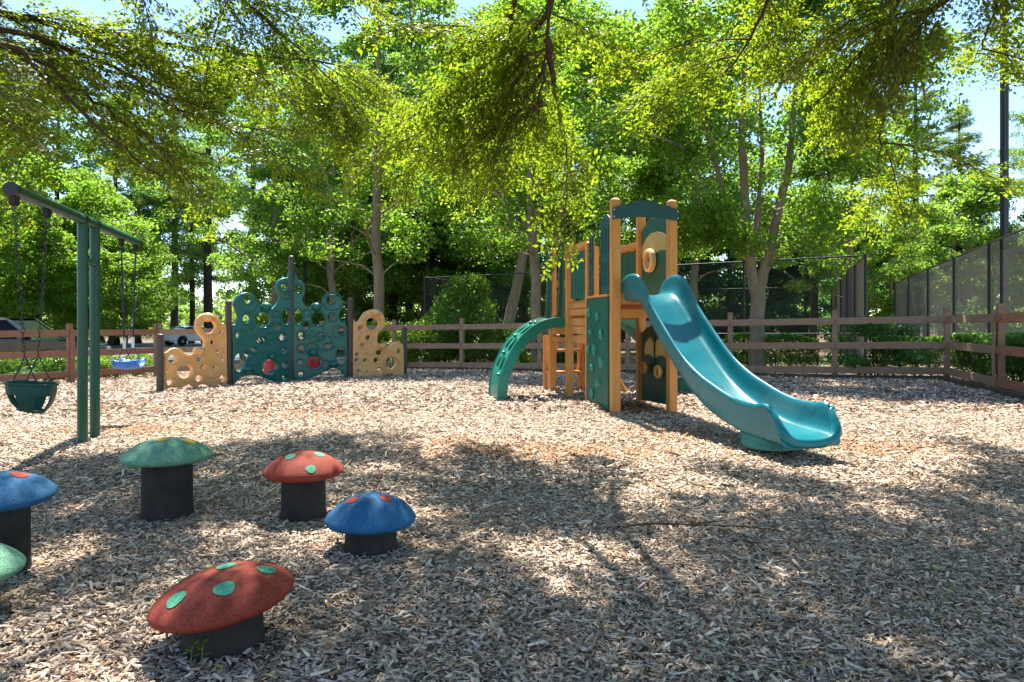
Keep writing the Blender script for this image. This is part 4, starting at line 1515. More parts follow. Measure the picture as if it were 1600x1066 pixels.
PAL_MAPLE = [(.085, .150, .018), (.105, .165, .020), (.06, .12, .018), (.12, .165, .022)]
PAL_WOOD = [(.095, .165, .034), (.075, .145, .032), (.11, .175, .034)]
PAL_PINE = [(.085, .135, .045), (.10, .15, .045), (.12, .165, .05)]
PAL_EVER = [(.044, .11, .036), (.055, .125, .04), (.036, .09, .03)]
PAL_BRIGHT = [(.10, .165, .03), (.08, .14, .025), (.13, .18, .035)]
PAL_NEAR = [(.080, .118, .012), (.10, .138, .014), (.060, .098, .012), (.12, .145, .016)]
PAL_HEDGE = [(.045, .10, .02), (.07, .135, .025), (.03, .07, .018)]


def curve_pts(p0, p1, rise, n, rs, wob):
    p0, p1 = np.array(p0, float), np.array(p1, float)
    out = []
    for i in range(n + 1):
        t = i / n
        p = p0 + (p1 - p0) * t
        p[2] += rise * 4 * t * (1 - t)
        if 0 < i < n:
            p += rs.randn(3) * wob
        out.append(p)
    return out


def tree_proto(kind):
    seeds = dict(fork=1, twin=2, maple=3, lean=4, low=5, pine=6, wood=7, ever=8, bright=9)
    rs = np.random.RandomState(100 + seeds[kind])
    m = MB()
    clusters, rad = [], []
    bark, leafm, pal = M_BARK, M_LEAFB, PAL_MAPLE
    stems = []
    if kind == 'fork':
        stems = [([(0, 0, -.2), (0, 0, .3), (.02, 0, 1.2), (.05, 0, 1.9)], [.235, .185, .165, .17]),
                 ([(.0, 0, 1.75), (-.12, .05, 2.6), (-.22, .1, 3.5), (-.3, .1, 5.0), (-.2, .1, 8.2)], [.14, .12, .11, .085, .02]),
                 ([(.08, 0, 1.75), (.33, 0, 2.6), (.5, -.1, 3.6), (.8, -.1, 5.2), (1.1, 0, 7.6)], [.13, .115, .105, .07, .02]),
                 ([(-.2, .08, 2.9), (-.7, .1, 3.8), (-1.1, 0, 5.2), (-1.4, 0, 6.5)], [.075, .065, .05, .02]),
                 ([(-.12, .05, 2.5), (.1, .2, 3.5), (.3, .4, 4.8), (.2, .4, 7)], [.06, .055, .045, .02])]
        z0, z1, R, ncl, per, crad, ls = 2.7, 9.6, 3.5, 200, 320, .64, .108
        cen = (.1, .2)
    elif kind == 'twin':
        stems = [([(-.12, 0, -.2), (-.14, 0, .5), (-.16, 0, 1.6), (-.2, 0, 3.2), (-.3, 0, 5), (-.3, .1, 8)], [.19, .15, .14, .125, .09, .02]),
                 ([(.10, 0, -.2), (.14, 0, .6), (.22, 0, 1.8), (.30, 0, 3.2), (.7, 0, 5.2), (.9, 0, 7.6)], [.15, .115, .105, .095, .07, .02])]
        z0, z1, R, ncl, per, crad, ls = 3.2, 10.5, 3.4, 140, 320, .62, .11
        cen = (0, 0)
    elif kind == 'lean':
        stems = [([(-.2, 0, -.2), (.0, 0, .8), (.35, 0, 2.4), (.75, 0, 4.6), (1.2, 0, 7), (1.4, 0, 10)], [.24, .2, .18, .15, .1, .02])]
        z0, z1, R, ncl, per, crad, ls = 4.6, 12.5, 3.2, 120, 290, .65, .13
        cen = (1.1, 0)
    elif kind == 'maple':
        stems = [([(0, 0, -.2), (0, 0, .6), (.05, 0, 2.4), (0, .05, 4.5), (.05, 0, 7), (0, 0, 10)], [.2, .16, .145, .12, .08, .02])]
        z0, z1, R, ncl, per, crad, ls = 2.9, 11.2, 3.3, 130, 230, .62, .125
        cen = (0, 0)
    elif kind == 'low':
        stems = [([(0, 0, -.2), (0, 0, .7)], [.22, .17])] + [([(0, 0, .6), (.5 * math.cos(a), .5 * math.sin(a), 1.7), (1.2 * math.cos(a), 1.2 * math.sin(a), 3.2), (1.6 * math.cos(a), 1.6 * math.sin(a), 5)], [.13, .11, .08, .02]) for a in (0.3, 2.2, 3.4, 5.2)]
        z0, z1, R, ncl, per, crad, ls = 2.0, 7.6, 3.7, 120, 240, .68, .15
        cen = (0, 0)
        bark = M_BARKD
    elif kind == 'pine':
        stems = [([(0, 0, -.2), (0, 0, 1), (.06, 0, 6), (0, 0, 12), (.05, 0, 18.5)], [.32, .27, .22, .15, .03])]
        bark, leafm, pal = M_BARKD, M_LEAFD, PAL_PINE
        z0, z1, R, ncl, per, crad, ls = 4.6, 18.6, 3.3, 0, 0, .5, .24
        cen = (0, 0)
        z = 4.2
        while z < 18.3:
            for k in range(rs.randint(3, 6)):
                a = rs.rand() * 6.28
                l = (3.4 * (1 - ((z - 4.2) / 15.5) ** 1.3) + .4) * rs.uniform(.45, 1.1)
                l *= rs.uniform(.6, 1.15)
                p1 = (l * math.cos(a), l * math.sin(a), z + l * rs.uniform(-.1, .55))
                P = curve_pts((0, 0, z), p1, -.1 * l * .3, 4, rs, .03)
                m.tube(P, [.06, .05, .04, .025, .008], 5, cap=False)
                for q in np.linspace(.4, 1.05, int(2 + l * 1.4)):
                    clusters.append(np.array((0, 0, z)) * (1 - q) + np.array(p1) * q + rs.randn(3) * (.16, .16, .06))
                    rad.append((.42, .42, .27))
            z += rs.uniform(.3, 1.2)
        per = 95
    elif kind == 'wood':
        stems = [([(0, 0, -.2), (0, 0, .8), (.1, 0, 5), (-.05, .05, 10), (.05, 0, 16.5)], [.3, .23, .2, .14, .02])]
        bark, pal = M_BARKD, PAL_WOOD
        z0, z1, R, ncl, per, crad, ls = 5.2, 17.2, 3.3, 115, 150, .8, .19
        cen = (0, 0)
        for k in range(9):      # dead snags on the lower trunk
            z = rs.uniform(2.2, 6)
            a = rs.rand() * 6.28
            l = rs.uniform(.6, 1.8)
            m.tube(curve_pts((0, 0, z), (l * math.cos(a), l * math.sin(a), z + l * rs.uniform(.1, .6)), .05, 3, rs, .04), [.035, .026, .017, .006], 4, cap=False)
    elif kind == 'ever':
        stems = [([(0, 0, -.2), (0, 0, 4), (0, 0, 8)], [.2, .14, .03])]
        bark, leafm, pal = M_BARKD, M_LEAFD, PAL_EVER
        z0, z1, R, ncl, per, crad, ls = .35, 8.4, 2.6, 150, 130, .62, .20
        cen = (0, 0)
    else:
        stems = [([(0, 0, -.2), (.05, 0, 2), (0, 0, 5)], [.16, .12, .03])]
        pal = PAL_BRIGHT
        z0, z1, R, ncl, per, crad, ls = .8, 6.6, 2.7, 120, 190, .6, .14
        cen = (0, 0)
    FINE = []
    for P, r in stems:
        # resample with a little wander so trunks are not ruler straight
        Q, rr = [], []
        for i in range(len(P) - 1):
            for t in (0, .5):
                p = np.array(P[i], float) * (1 - t) + np.array(P[i + 1], float) * t
                if t:
                    p[:2] += rs.randn(2) * .03
                Q.append(p)
                rr.append(r[i] * (1 - t) + r[i + 1] * t)
        Q.append(np.array(P[-1], float))
        rr.append(r[-1])
        for q0, q1 in zip(Q[:-1], Q[1:]):
            for tt in np.linspace(0, 1, max(int(np.linalg.norm(q1 - q0) / .35), 2)):
                FINE.append(q0 * (1 - tt) + q1 * tt)
        m.tube(Q, rr, 9 if kind in ('wood', 'pine', 'ever') else 12)
    for k in range(ncl):
        zf = rs.rand() ** .9
        z = z0 + (z1 - z0) * zf
        if kind == 'ever':
            Rz = R * (1 - zf ** 2.2) ** .8 * (.85 + .15 * math.sin(9 * zf))
        elif kind == 'wood':
            Rz = R * math.sin(math.pi * min(.06 + .94 * zf, 1)) ** .5 * (1 - .25 * zf)
        else:
            Rz = R * max(math.sin(math.pi * (.10 + .88 * zf)), .12) ** .6
        a = rs.rand() * 6.28
        lob = 1 + .18 * math.sin(2.3 * a + z) + .12 * math.sin(5 * a + 1.7 * z)
        q = rs.uniform(.25, 1) ** .5 * Rz * lob
        c = np.array((cen[0] + q * math.cos(a), cen[1] + q * math.sin(a), z))
        clusters.append(c)
        s = crad * rs.uniform(.7, 1.35)
        rad.append((s, s, s * .55))
    if ncl and kind != 'ever':
        nodes = [np.array(q, float) for q in FINE if q[2] > min(z0 * .75, z0 - .6)]
        order = sorted(range(ncl), key=lambda k: min(np.linalg.norm(clusters[k] - q) for q in nodes[::3]))
        for k in order:
            c = clusters[k]
            A = np.array(nodes)
            dv = c - A
            dist = np.linalg.norm(dv, axis=1)
            cost = dist + 1.2 * np.maximum(0, .35 * dist - dv[:, 2])
            p = A[int(np.argmin(cost))]
            l = np.linalg.norm(c - p)
            if l < .3:
                continue
            P = curve_pts(p, c, .05 * l, 4, rs, .03 * l)
            r0 = min(.012 + .013 * l, .05)
            m.tube(P, [r0, r0 * .8, r0 * .6, r0 * .4, r0 * .15], 5, cap=False)
            nodes.extend(P[1:])
    trunk = m.mesh("trunk", bark, ang=60)
    C, cols = [], []
    for c, r in zip(clusters, rad):
        n = int(per * rs.uniform(.6, 1.4))
        d = rs.randn(n, 3)
        d /= np.linalg.norm(d, axis=1)[:, None]
        d *= (rs.rand(n, 1) ** .45)
        pts = c + d * np.array(r)
        # clumps droop at their edge
        pts[:, 2] -= .25 * (d[:, 0] ** 2 + d[:, 1] ** 2) * r[2]
        C.append(pts)
        cols.append(tints(n, pal, rs) * rs.uniform(.82, 1.18))
    C = np.concatenate(C)
    cols = np.concatenate(cols)
    if kind == 'pine':
        V = leaf_quads(C, np.array((0, 0, .3)), ls, rs, .16, 1.0, .02)
    else:
        V = leaf_quads(C, np.array((0, 0, .9)), ls, rs, .62, .75)
    crown = fast_mesh("crown", V, LEAF_F, leafm, cols)
    return trunk, crown


PROTO = {}
TREES = [
    (24.05, 37, 'bright', 1.35, "full light green tree behind the right fence, left of the tall pole"),
    (28.28, 48, 'bright', 1.5, "light green tree in the gap between the two court fences"),
    (-14.87, 47, 'bright', 1.5, "leafy understory tree behind the tallest climbing wall post"),
    (-11.73, 43, 'bright', 1.35, "leafy understory tree behind the right green climbing panel"),
    (-9.02, 40, 'bright', 1.45, "leafy understory tree between the right green and tan panels"),
    (-7.57, 45, 'bright', 1.5, "leafy understory tree right of the slender pale trunk"),
    (-5.27, 42, 'bright', 1.25, "leafy understory tree by the left corner post of the court"),
    (-4.06, 47, 'bright', 1.5, "leafy understory tree behind the pyramid bush"),
    (-1.25, 43, 'bright', 1.3, "leafy understory tree behind the leaning trunk"),
    (0.90, 45, 'bright', 1.4, "leafy understory tree behind the arched climber"),
    (-30.27, 45, 'bright', 1.35, "bright leafy tree beyond the lot, above the black SUV"),
    (-28.54, 47, 'bright', 1.3, "bright leafy tree beyond the lot, behind the swing posts"),
    (-31.50, 42, 'bright', 1.3, "bright leafy tree at the far left beyond the lot"),
    (-28.60, 52, 'bright', 1.2, "bright leafy tree beyond the lot, behind the blue swing"),
    (5.68, 16.4, 'fork', 1.0, "forked pale barked tree standing just behind the back fence right of the slide"),
    (0.78, 18.6, 'twin', 1.0, "twin stemmed tree behind the arched climber"),
    (-4.30, 22.5, 'maple', 1.12, "slender pale trunked tree above the right tan climbing panel"),
    (-0.22, 30.0, 'lean', 1.2, "leaning trunk tree behind the court fence, left of the arched climber"),
    (-21.56, 31, 'low', 0.95, "low spreading tree with dark forked trunks above the black SUV"),
    (-20.64, 33, 'low', 1.05, "low spreading tree whose forked trunk shows left of the swing posts"),
    (-17.32, 30, 'low', 0.85, "bright yellow green tree right behind the swing posts"),
    (-20.62, 27, 'low', 1.1, "leafy tree at the left edge beyond the parking lot"),
    (-20.51, 24, 'maple', 1.0, "leafy tree beyond the left end of the ranch fence"),
    (-30.31, 57, 'pine', 1.2, "pine with dark trunk seen behind the blue swing ropes"),
    (-29.76, 62, 'pine', 1.25, "slim pine above the white saloon car"),
    (-23.70, 55, 'pine', 1.35, "thick dark pine trunk left of the green climbing panel"),
    (-22.09, 60, 'pine', 1.2, "straight dark pine trunk above the left green panel"),
    (-26.36, 58, 'wood', 1.0, "tall far tree between the pine trunks on the left"),
    (-29.31, 52, 'wood', 1.05, "tall leafy tree far behind the swing beam"),
    (-32.27, 50, 'wood', 1.1, "tall tree rising far behind the low trees on the left"),
    (-33.45, 46, 'wood', 1.1, "tall tree in the far left corner of the parking lot"),
    (-12.11, 36, 'maple', 1.3, "broad leafy tree above the tallest climbing wall post"),
    (-8.40, 33, 'maple', 1.25, "broad leafy tree behind the right green panel"),
    (-30.00, 60, 'maple', 1.3, "leafy tree over the far side of the parking lot"),
    (-7.18, 42, 'wood', 1.06, "dark woodland trunk just right of the right tan panel"),
    (-6.84, 47, 'wood', 1.18, "woodland tree behind the left end of the court fence"),
    (-4.92, 41, 'wood', 1.01, "slim woodland trunk beside the left corner post of the court fence"),
    (-5.10, 51, 'wood', 1.23, "straight woodland trunk inside the court fence, left of the bright bush"),
    (-3.60, 45, 'wood', 1.12, "woodland trunk rising behind the bright bush"),
    (-1.75, 48, 'wood', 1.23, "thick dark woodland trunk behind the leaning trunk"),
    (0.74, 51, 'wood', 1.23, "dark woodland trunk between the leaning trunk and the twin stemmed tree"),
    (-9.60, 44, 'wood', 1.05, "woodland trunk far behind the right green panel"),
    (-14.55, 50, 'wood', 1.0, "woodland tree far beyond the lamp post"),
    (4.01, 49, 'wood', 1.18, "tall woodland tree rising behind the tower handrails"),
    (4.80, 33, 'maple', 1.35, "broad leafy tree behind the tower roof arch"),
    (7.85, 36, 'wood', 1.0, "tall woodland tree behind the tower right post"),
    (8.55, 33, 'maple', 1.3, "broad leafy tree rising behind the top of the blue slide"),
    (17.09, 40, 'wood', 0.95, "tall woodland tree behind the far side of the court"),
    (9.55, 50, 'wood', 1.1, "tall dark tree far behind the court"),
    (-3.31, 52, 'wood', 1.1, "tall tree far behind the bright bush"),
    (-8.00, 55, 'wood', 1.05, "tall tree deep in the woods left of the court"),
    (9.80, 49, 'ever', 1.15, "dense dark evergreen behind the court, beside the tower"),
    (12.95, 50, 'ever', 1.25, "dense dark evergreen behind the court, above the slide"),
    (15.15, 49, 'ever', 1.2, "dense dark evergreen behind the court, left of the forked trunk"),
    (17.67, 48, 'ever', 1.2, "dense dark evergreen behind the court, right of the forked trunk"),
    (19.74, 47, 'ever', 1.15, "dense dark evergreen behind the far right end of the court"),
    (7.27, 50, 'ever', 1.1, "dense dark evergreen seen between the tower posts"),
    (4.36, 48, 'ever', 1.15, "dense dark evergreen behind the tower handrails"),
    (20.81, 42, 'ever', 0.95, "bright leafy screen tree between the two court fences"),
    (19.37, 36, 'bright', 1.0, "bright green bushy tree at the far end of the right fence"),
    (25.20, 44, 'pine', 0.95, "pine far behind the right fence, left of the tall pole"),
    (25.45, 40, 'pine', 0.8, "pine with open crown right of the hanging branches"),
    (29.36, 38, 'pine', 0.92, "open crowned pine right of the tall dark pole"),
    (31.67, 52, 'bright', 1.3, "leafy tree in the distance behind the right fence"),
    (31.36, 46, 'bright', 1.2, "leafy tree behind the right fence, beside the tall pole"),
    (25.80, 33, 'pine', 0.85, "pine beyond the right edge of the right fence"),
    (14.45, 30, 'maple', 0.95, "leafy tree beyond the tall court corner post"),
]
for i, (x, y, kind, s, lab) in enumerate(TREES):
    if kind not in PROTO:
        PROTO[kind] = tree_proto(kind)
    g = G(x, y)
    hero = kind in ('fork', 'twin', 'lean')
    rot = 0 if hero else (i * 2.399) % 6.283
    name = {'pine': 'pine_tree', 'ever': 'evergreen_tree'}.get(kind, 'leafy_tree')
    grp = None if hero else {'pine': "pines at the edge of the lot", 'ever': "evergreens behind the court", 'wood': "tall trees in the woods", 'low': "low trees beyond the parking lot"}.get(kind, "leafy trees around the playground")
    t = thing(name, lab, {'pine': 'pine tree'}.get(kind, 'tree'), (x, y, g), rot, grp)
    t.scale = (s, s, s * (1 + .08 * math.sin(i * 3.7)))
    link("trunk", PROTO[kind][0], t)
    link("crown", PROTO[kind][1], t)

# far woods that close the view
rs = np.random.RandomState(5)
C, cols = [], []
for k in range(520):
    a = rs.uniform(-1.15, 1.15)
    d = rs.uniform(80, 135)
    x, y = d * math.sin(a), d * math.cos(a)
    h = rs.uniform(3.5, 7.0) * d / 100 * (1.9 if a > -.28 else 1)
    n = 110
    q = rs.randn(n, 3)
    q /= np.linalg.norm(q, axis=1)[:, None]
    q *= rs.rand(n, 1) ** .4
    C.append(np.array((x, y, -.6 + h * .5)) + q * (3.6, 3.6, h * .55))
    cols.append(tints(n, [(.09, .14, .045), (.07, .12, .04), (.12, .165, .055)], rs))
V = leaf_quads(np.concatenate(C), np.array((0, 0, .5)), .75, rs, .7, .9)
o = link("far_woods", fast_mesh("far_woods", V, LEAF_F, M_LEAFS, np.concatenate(cols)))
tag(o, "pale green far woods beyond the parking lot and court", "woods", kind="stuff")


# ------------------------------------------------------------------ bushes and hedges
def blob_leaves(blobs, per, ls, pal, rs, wid=.6, up=.5):
    C, cols = [], []
    for c, r in blobs:
        n = int(per * rs.uniform(.8, 1.2))
        d = rs.randn(n, 3)
        d /= np.linalg.norm(d, axis=1)[:, None]
        d *= rs.rand(n, 1) ** .4
        C.append(np.array(c) + d * np.array(r))
        cols.append(tints(n, pal, rs) * rs.uniform(.8, 1.2))
    return leaf_quads(np.concatenate(C), np.array((0, 0, up)), ls, rs, wid, .8), np.concatenate(cols)


def bush(name, label, cat, x, y, h, r, n, per, ls, pal, airy=1.0, cone=False, group=None, seed=0):
    rs = np.random.RandomState(300 + seed)
    g = G(x, y)
    t = thing(name, label, cat, (x, y, g), 0, group)
    blobs, st = [], MB()
    for k in range(n):
        zf = rs.rand()
        z = h * (.12 + .8 * zf)
        rr = r * ((1 - zf) * .9 + .15 if cone else math.sin(math.pi * (.25 + .65 * zf)) ** .7) * rs.rand() ** .5
        a = rs.rand() * 6.28
        c = (rr * math.cos(a), rr * math.sin(a), z)
        s = .27 * r * airy
        blobs.append((c, (s, s, s * .7)))
        if k % 3 == 0:
            st.tube(curve_pts((rs.randn() * .04, rs.randn() * .04, -.05), c, .05, 4, rs, .03), [.014, .012, .01, .007, .003], 4, cap=False)
    st.build("stems", M_TWIG, t, local=True)
    V, cols = blob_leaves(blobs, per, ls, pal, rs)
    link("foliage", fast_mesh("foliage", V, LEAF_F, M_LEAFS, cols), t)
    return t


bush("pyramid_bush", "bright green pyramid shaped bush rising behind the back fence", "bush", -1.25, 20.0, 2.75, 1.45, 70, 210, .085, PAL_BRIGHT, 1.1, True, seed=1)
for i, (x, y, h, r, lab) in enumerate(((-2.6, 19.7, 1.25, 1.0, "bright bush behind the fence right of the right tan panel"), (-.1, 19.3, 1.2, 1.0, "green bush behind the fence left of the arched climber"),
                                       (-3.7, 20.4, 1.3, 1.0, "green bush behind the right tan panel"), (1.5, 18.6, 1.05, .8, "dark low bush behind the fence under the arched climber"),
                                       (-2.0, 22.0, 1.7, 1.1, "loose sapling clump left of the bright pyramid bush"))):
    bush("bush", lab, "bush", x, y, h, r, 46, 170, .075, PAL_BRIGHT if i != 3 else PAL_HEDGE, 1.1, group="bushes behind the back fence", seed=10 + i)
bush("airy_shrub", "loose dark leaved shrub with bare stems before the right fence corner", "shrub", 7.75, 14.95, 1.25, .95, 40, 110, .075, PAL_EVER, .9, seed=30)
bush("bush", "low green bush under the black SUV behind the left fence", "bush", -11.6, 18.2, .62, .7, 30, 130, .055, PAL_HEDGE, 1.1, seed=31, group="low bushes along the parking kerb")
bush("bush", "low green bush behind the bucket swing chains", "bush", -12.6, 17.6, .62, .8, 30, 130, .055, PAL_HEDGE, 1.1, seed=32, group="low bushes along the parking kerb")
bush("bush", "low yellow green bush behind the blue swing seat", "bush", -10.6, 19.9, .60, .75, 30, 140, .055, PAL_BRIGHT, 1.1, seed=33, group="low bushes along the parking kerb")
bush("bush", "small yellow green bush between the fence posts behind the twin swing posts", "bush", -11.1, 19.0, .58, .6, 30, 130, .055, PAL_BRIGHT, 1.1, seed=34, group="low bushes along the parking kerb")


def hedge(label, P, h, w, seed):
    rs = np.random.RandomState(seed)
    t = thing("hedge", label, "hedge", (P[0][0], P[0][1], G(*P[0])))
    C, cols = [], []
    st = MB()
    for a, b in zip(P[:-1], P[1:]):
        a, b = np.array(a), np.array(b)
        L = np.linalg.norm(b - a)
        e = (b - a) / L
        nr = np.array((-e[1], e[0]))
        n = int(L * 5200)
        s = rs.rand(n) * L
        top = h * (1 + .06 * np.sin(s * 2.1) + .04 * np.sin(s * 5.3))
        # mostly near the clipped faces, a thin inside
        side = rs.rand(n)
        zz = np.where(side < .34, 1 - np.abs(rs.randn(n)) * .09, .16 + .84 * rs.rand(n)) * top
        off = np.where(side < .34, (rs.rand(n) - .5) * w, np.sign(rs.rand(n) - .5) * (w / 2 - np.abs(rs.randn(n)) * .1))
        keep = (zz > .25) | (rs.rand(n) < .5)
        s, zz, off = s[keep], zz[keep], off[keep]
        xy = a + e * s[:, None] + nr * off[:, None]
        C.append(np.column_stack([xy, gz(xy[:, 0], xy[:, 1]) + zz]))
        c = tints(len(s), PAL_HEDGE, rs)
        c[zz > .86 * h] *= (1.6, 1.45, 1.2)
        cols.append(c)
        for q in np.arange(.2, L, .3):
            p = a + e * q + nr * rs.uniform(-.2, .2)
            g = G(*p)
            for _ in range(3):
                st.tube([(p[0], p[1], g - .05), (p[0] + rs.randn() * .1, p[1] + rs.randn() * .1, g + h * .75)], [.014, .006], 4, cap=False)
    st.build("stems", M_TWIG, t)
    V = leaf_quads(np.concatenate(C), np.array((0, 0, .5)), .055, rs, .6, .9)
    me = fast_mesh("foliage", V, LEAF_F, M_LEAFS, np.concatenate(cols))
    me.transform(ORG[t.name].inverted())
    link("foliage", me, t)


hedge("clipped hedge behind the back fence on both sides of the forked tree", [(3.3, 18.0), (5.2, 17.05), (7.1, 16.3)], .88, .8, 41)
hedge("clipped hedge running behind the cedar toned fence", [(9.5, 14.6), (8.75, 12.2), (8.0, 9.8), (7.2, 7.4)], .86, .8, 42)
hedge("short piece of clipped hedge by the right fence corner", [(8.2, 15.9), (9.5, 15.5)], .82, .7, 43)

# ------------------------------------------------------------------ overhanging trees beside and behind the camera
def spray_mesh(seed):
    rs = np.random.RandomState(seed)
    m = MB()
    C, T, B, cols = [], [], [], []
    Lm = 1.25

    def mainp(t):
        return np.array((Lm * t, .05 * math.sin(3 * t + seed), -.22 * t * t * Lm + .05 * math.sin(2 * t)))

    m.tube([mainp(t) for t in np.linspace(0, 1, 7)], [.009, .008, .007, .006, .005, .0035, .002], 4, cap=False)

    def leaves(p0, d, l, nrm):
        k = max(int(l / .027), 2)
        side = np.cross(nrm, d)
        for i in range(k):
            s = (i + .6) / k
            sg = 1 if i % 2 else -1
            p = p0 + d * l * s + np.array((0, 0, -.12 * l * s * s))
            ax = d * .65 + side * sg * (.8 + .2 * rs.rand()) + rs.randn(3) * .22 + np.array((0, 0, -.25))
            ax /= np.linalg.norm(ax)
            C.append(p)
            T.append(ax)
            nn = nrm + rs.randn(3) * .38
            b = np.cross(nn, ax)
            B.append(b / np.linalg.norm(b))

    for i in range(34):
        t = .08 + .9 * i / 33 + rs.randn() * .01
        p = mainp(t)
        sg = 1 if i % 2 else -1
        l = (.52 * (1 - .62 * t) + .05) * rs.uniform(.65, 1.15)
        roll = rs.randn() * .55
        d = np.array((.62 + .25 * rs.rand(), sg * math.cos(roll) * .8, math.sin(roll) * .7 - .18))
        d /= np.linalg.norm(d)
        nrm = np.cross(d, (0, 0, 1.0))
        nrm = np.cross(nrm, d)
        nrm /= np.linalg.norm(nrm)
        m.tube([p, p + d * l * .5, p + d * l + np.array((0, 0, -.12 * l))], [.0035, .0025, .001], 3, cap=False)
        leaves(p, d, l, nrm)
        for q in (.35, .65):
            d2 = d + np.cross(nrm, d) * (.7 if rs.rand() < .5 else -.7) + rs.randn(3) * .15
            d2 /= np.linalg.norm(d2)
            leaves(p + d * l * q, d2, l * .42, nrm)
    C, T, B = np.array(C), np.array(T), np.array(B)
    n = len(C)
    L = .060 * (.5 + .8 * rs.rand(n))[:, None]
    nn = np.cross(T, B)
    V = np.zeros((n, 4, 3))
    V[:, 0] = C
    V[:, 1] = C + T * L * .45 + B * L * .24 + nn * L * .07
    V[:, 2] = C + T * L
    V[:, 3] = C + T * L * .45 - B * L * .24 + nn * L * .07
    lm = fast_mesh("leafy_branch", V, LEAF_F, M_LEAFN, tints(n, PAL_NEAR, rs, .3))
    tm = m.mesh("tmp", M_TWIG)
    bm = bmesh.new()
    bm.from_mesh(lm)
    nf = len(bm.faces)
    bm.from_mesh(tm)
    bm.faces.ensure_lookup_table()
    for f in bm.faces[nf:]:
        f.material_index = 1
    bm.to_mesh(lm)
    bm.free()
    lm.materials.append(M_TWIG)
    bpy.data.meshes.remove(tm)
    return lm


SPRAYS = [spray_mesh(s) for s in (61, 62, 63, 64)]


def near_tree(label, base, trunk_top, limbs, hidden, n_vis, n_hid, seed, droop=-.35):
    rs = np.random.RandomState(seed)
    g = G(*base)
    t = thing("overhanging_tree", label, "tree", (base[0], base[1], g))
    m = MB()
    m.tube([(base[0], base[1], g - .2), (base[0], base[1], g + .4), ((base[0] * 2 + trunk_top[0]) / 3, (base[1] * 2 + trunk_top[1]) / 3, 1.6), trunk_top], [.3, .24, .21, .19], 16)
    m.build("trunk", M_BARKD, t)
    segs = []
    for li, P in enumerate(limbs + hidden):
        full = [np.array(p, float) for p in P]
        first = li < len(limbs)
        L = sum(np.linalg.norm(full[i + 1] - full[i]) for i in range(len(full) - 1))
        r0 = (.030 if first else .042) if li else (.045 if base[0] < 0 else .030)
        # smooth
        Q = []
        for i in range(len(full) - 1):
            p0, p1, p2, p3 = full[max(i - 1, 0)], full[i], full[i + 1], full[min(i + 2, len(full) - 1)]
            for k in range(4):
                s = k / 4
                Q.append(.5 * (2 * p1 + (p2 - p0) * s + (2 * p0 - 5 * p1 + 4 * p2 - p3) * s * s + (3 * p1 - p0 - 3 * p2 + p3) * s ** 3) + rs.randn(3) * .012)
        Q.append(full[-1])
        rr = [r0 * (1 - .85 * i / (len(Q) - 1)) for i in range(len(Q))]
        mb = MB()
        mb.tube(Q, rr, 8)
        mb.build("limb", M_TWIG, t)
        segs.append((Q, L, first))
    inv = ORG[t.name].inverted()
    for vis, n in ((True, n_vis), (False, n_hid)):
        S = [s for s in segs if s[2] == vis]
        if not S or not n:
            continue
        w = np.array([s[1] for s in S])
        w = w / w.sum()
        for k in range(n):
            Q, L, _ = S[rs.choice(len(S), p=w)]
            f = rs.uniform(.12, 1.0) * (len(Q) - 1)
            i = min(int(f), len(Q) - 2)
            p = Q[i] * (1 - (f - i)) + Q[i + 1] * (f - i)
            d = Q[i + 1] - Q[i]
            a = math.atan2(d[1], d[0]) + rs.choice((-1, 1)) * rs.uniform(.1, 1.5)
            pit = (droop if vis else -.08) + rs.randn() * (.32 if vis else .2)
            sc = rs.uniform(.6, 1.05)
            X = Vector((math.cos(a) * math.cos(pit), math.sin(a) * math.cos(pit), math.sin(pit)))
            tip = Vector(p) + X * 1.3 * sc
            if tip.x > .70 and tip.x < 2.2 and tip.z < 2.95 and tip.y > 3:      # pruned clear of the play tower
                continue
            Y = Vector((-math.sin(a), math.cos(a), 0))
            Y = (Y + Vector((0, 0, 1)) * rs.randn() * .25)
            Y = (Y - X * Y.dot(X)).normalized()
            Z = X.cross(Y)
            M = Matrix((X * sc, Y * sc, Z * sc)).transposed().to_4x4()
            M.translation = Vector(p)
            o = link("leafy_branch", SPRAYS[rs.randint(len(SPRAYS))], t, inv @ M)
    return t


LIMBS_L = [[(-6.6, 4.6, 3.0), (-4.38, 5.6, 3.63), (-4.22, 5.8, 3.61), (-3.66, 6.2, 3.62), (-3.05, 6.7, 3.68), (-2.29, 7.2, 3.77), (-1.66, 7.6, 3.79)],
           [(-6.6, 4.6, 2.9), (-4.3, 5.5, 3.38), (-3.71, 6.0, 3.35), (-3.44, 6.3, 3.29), (-3.16, 6.5, 3.07), (-2.78, 6.8, 2.96), (-2.29, 7.2, 3.02)],
           [(-6.6, 4.6, 2.8), (-4.22, 5.4, 3.24), (-4.0, 5.5, 3.23), (-3.77, 5.6, 3.14), (-3.53, 5.8, 2.95), (-3.33, 6.1, 2.77), (-3.14, 6.4, 2.6), (-2.92, 6.7, 2.25)],
           [(-4.6, 5.1, 3.3), (-3.85, 5.3, 3.16), (-3.63, 5.4, 2.99), (-3.4, 5.5, 2.73), (-3.16, 5.7, 2.48), (-2.92, 6.0, 2.25)],
           [(-6.6, 4.6, 2.7), (-4.6, 4.9, 3.0), (-4.0, 5.0, 2.8), (-3.88, 5.2, 2.62), (-3.7, 5.4, 2.5)],
           [(-6.6, 4.6, 3.2), (-4.4, 5.1, 4.1), (-2.79, 5.8, 4.14), (-2.44, 6.4, 3.99), (-2.1, 7.0, 3.76), (-1.66, 7.6, 3.44)]]
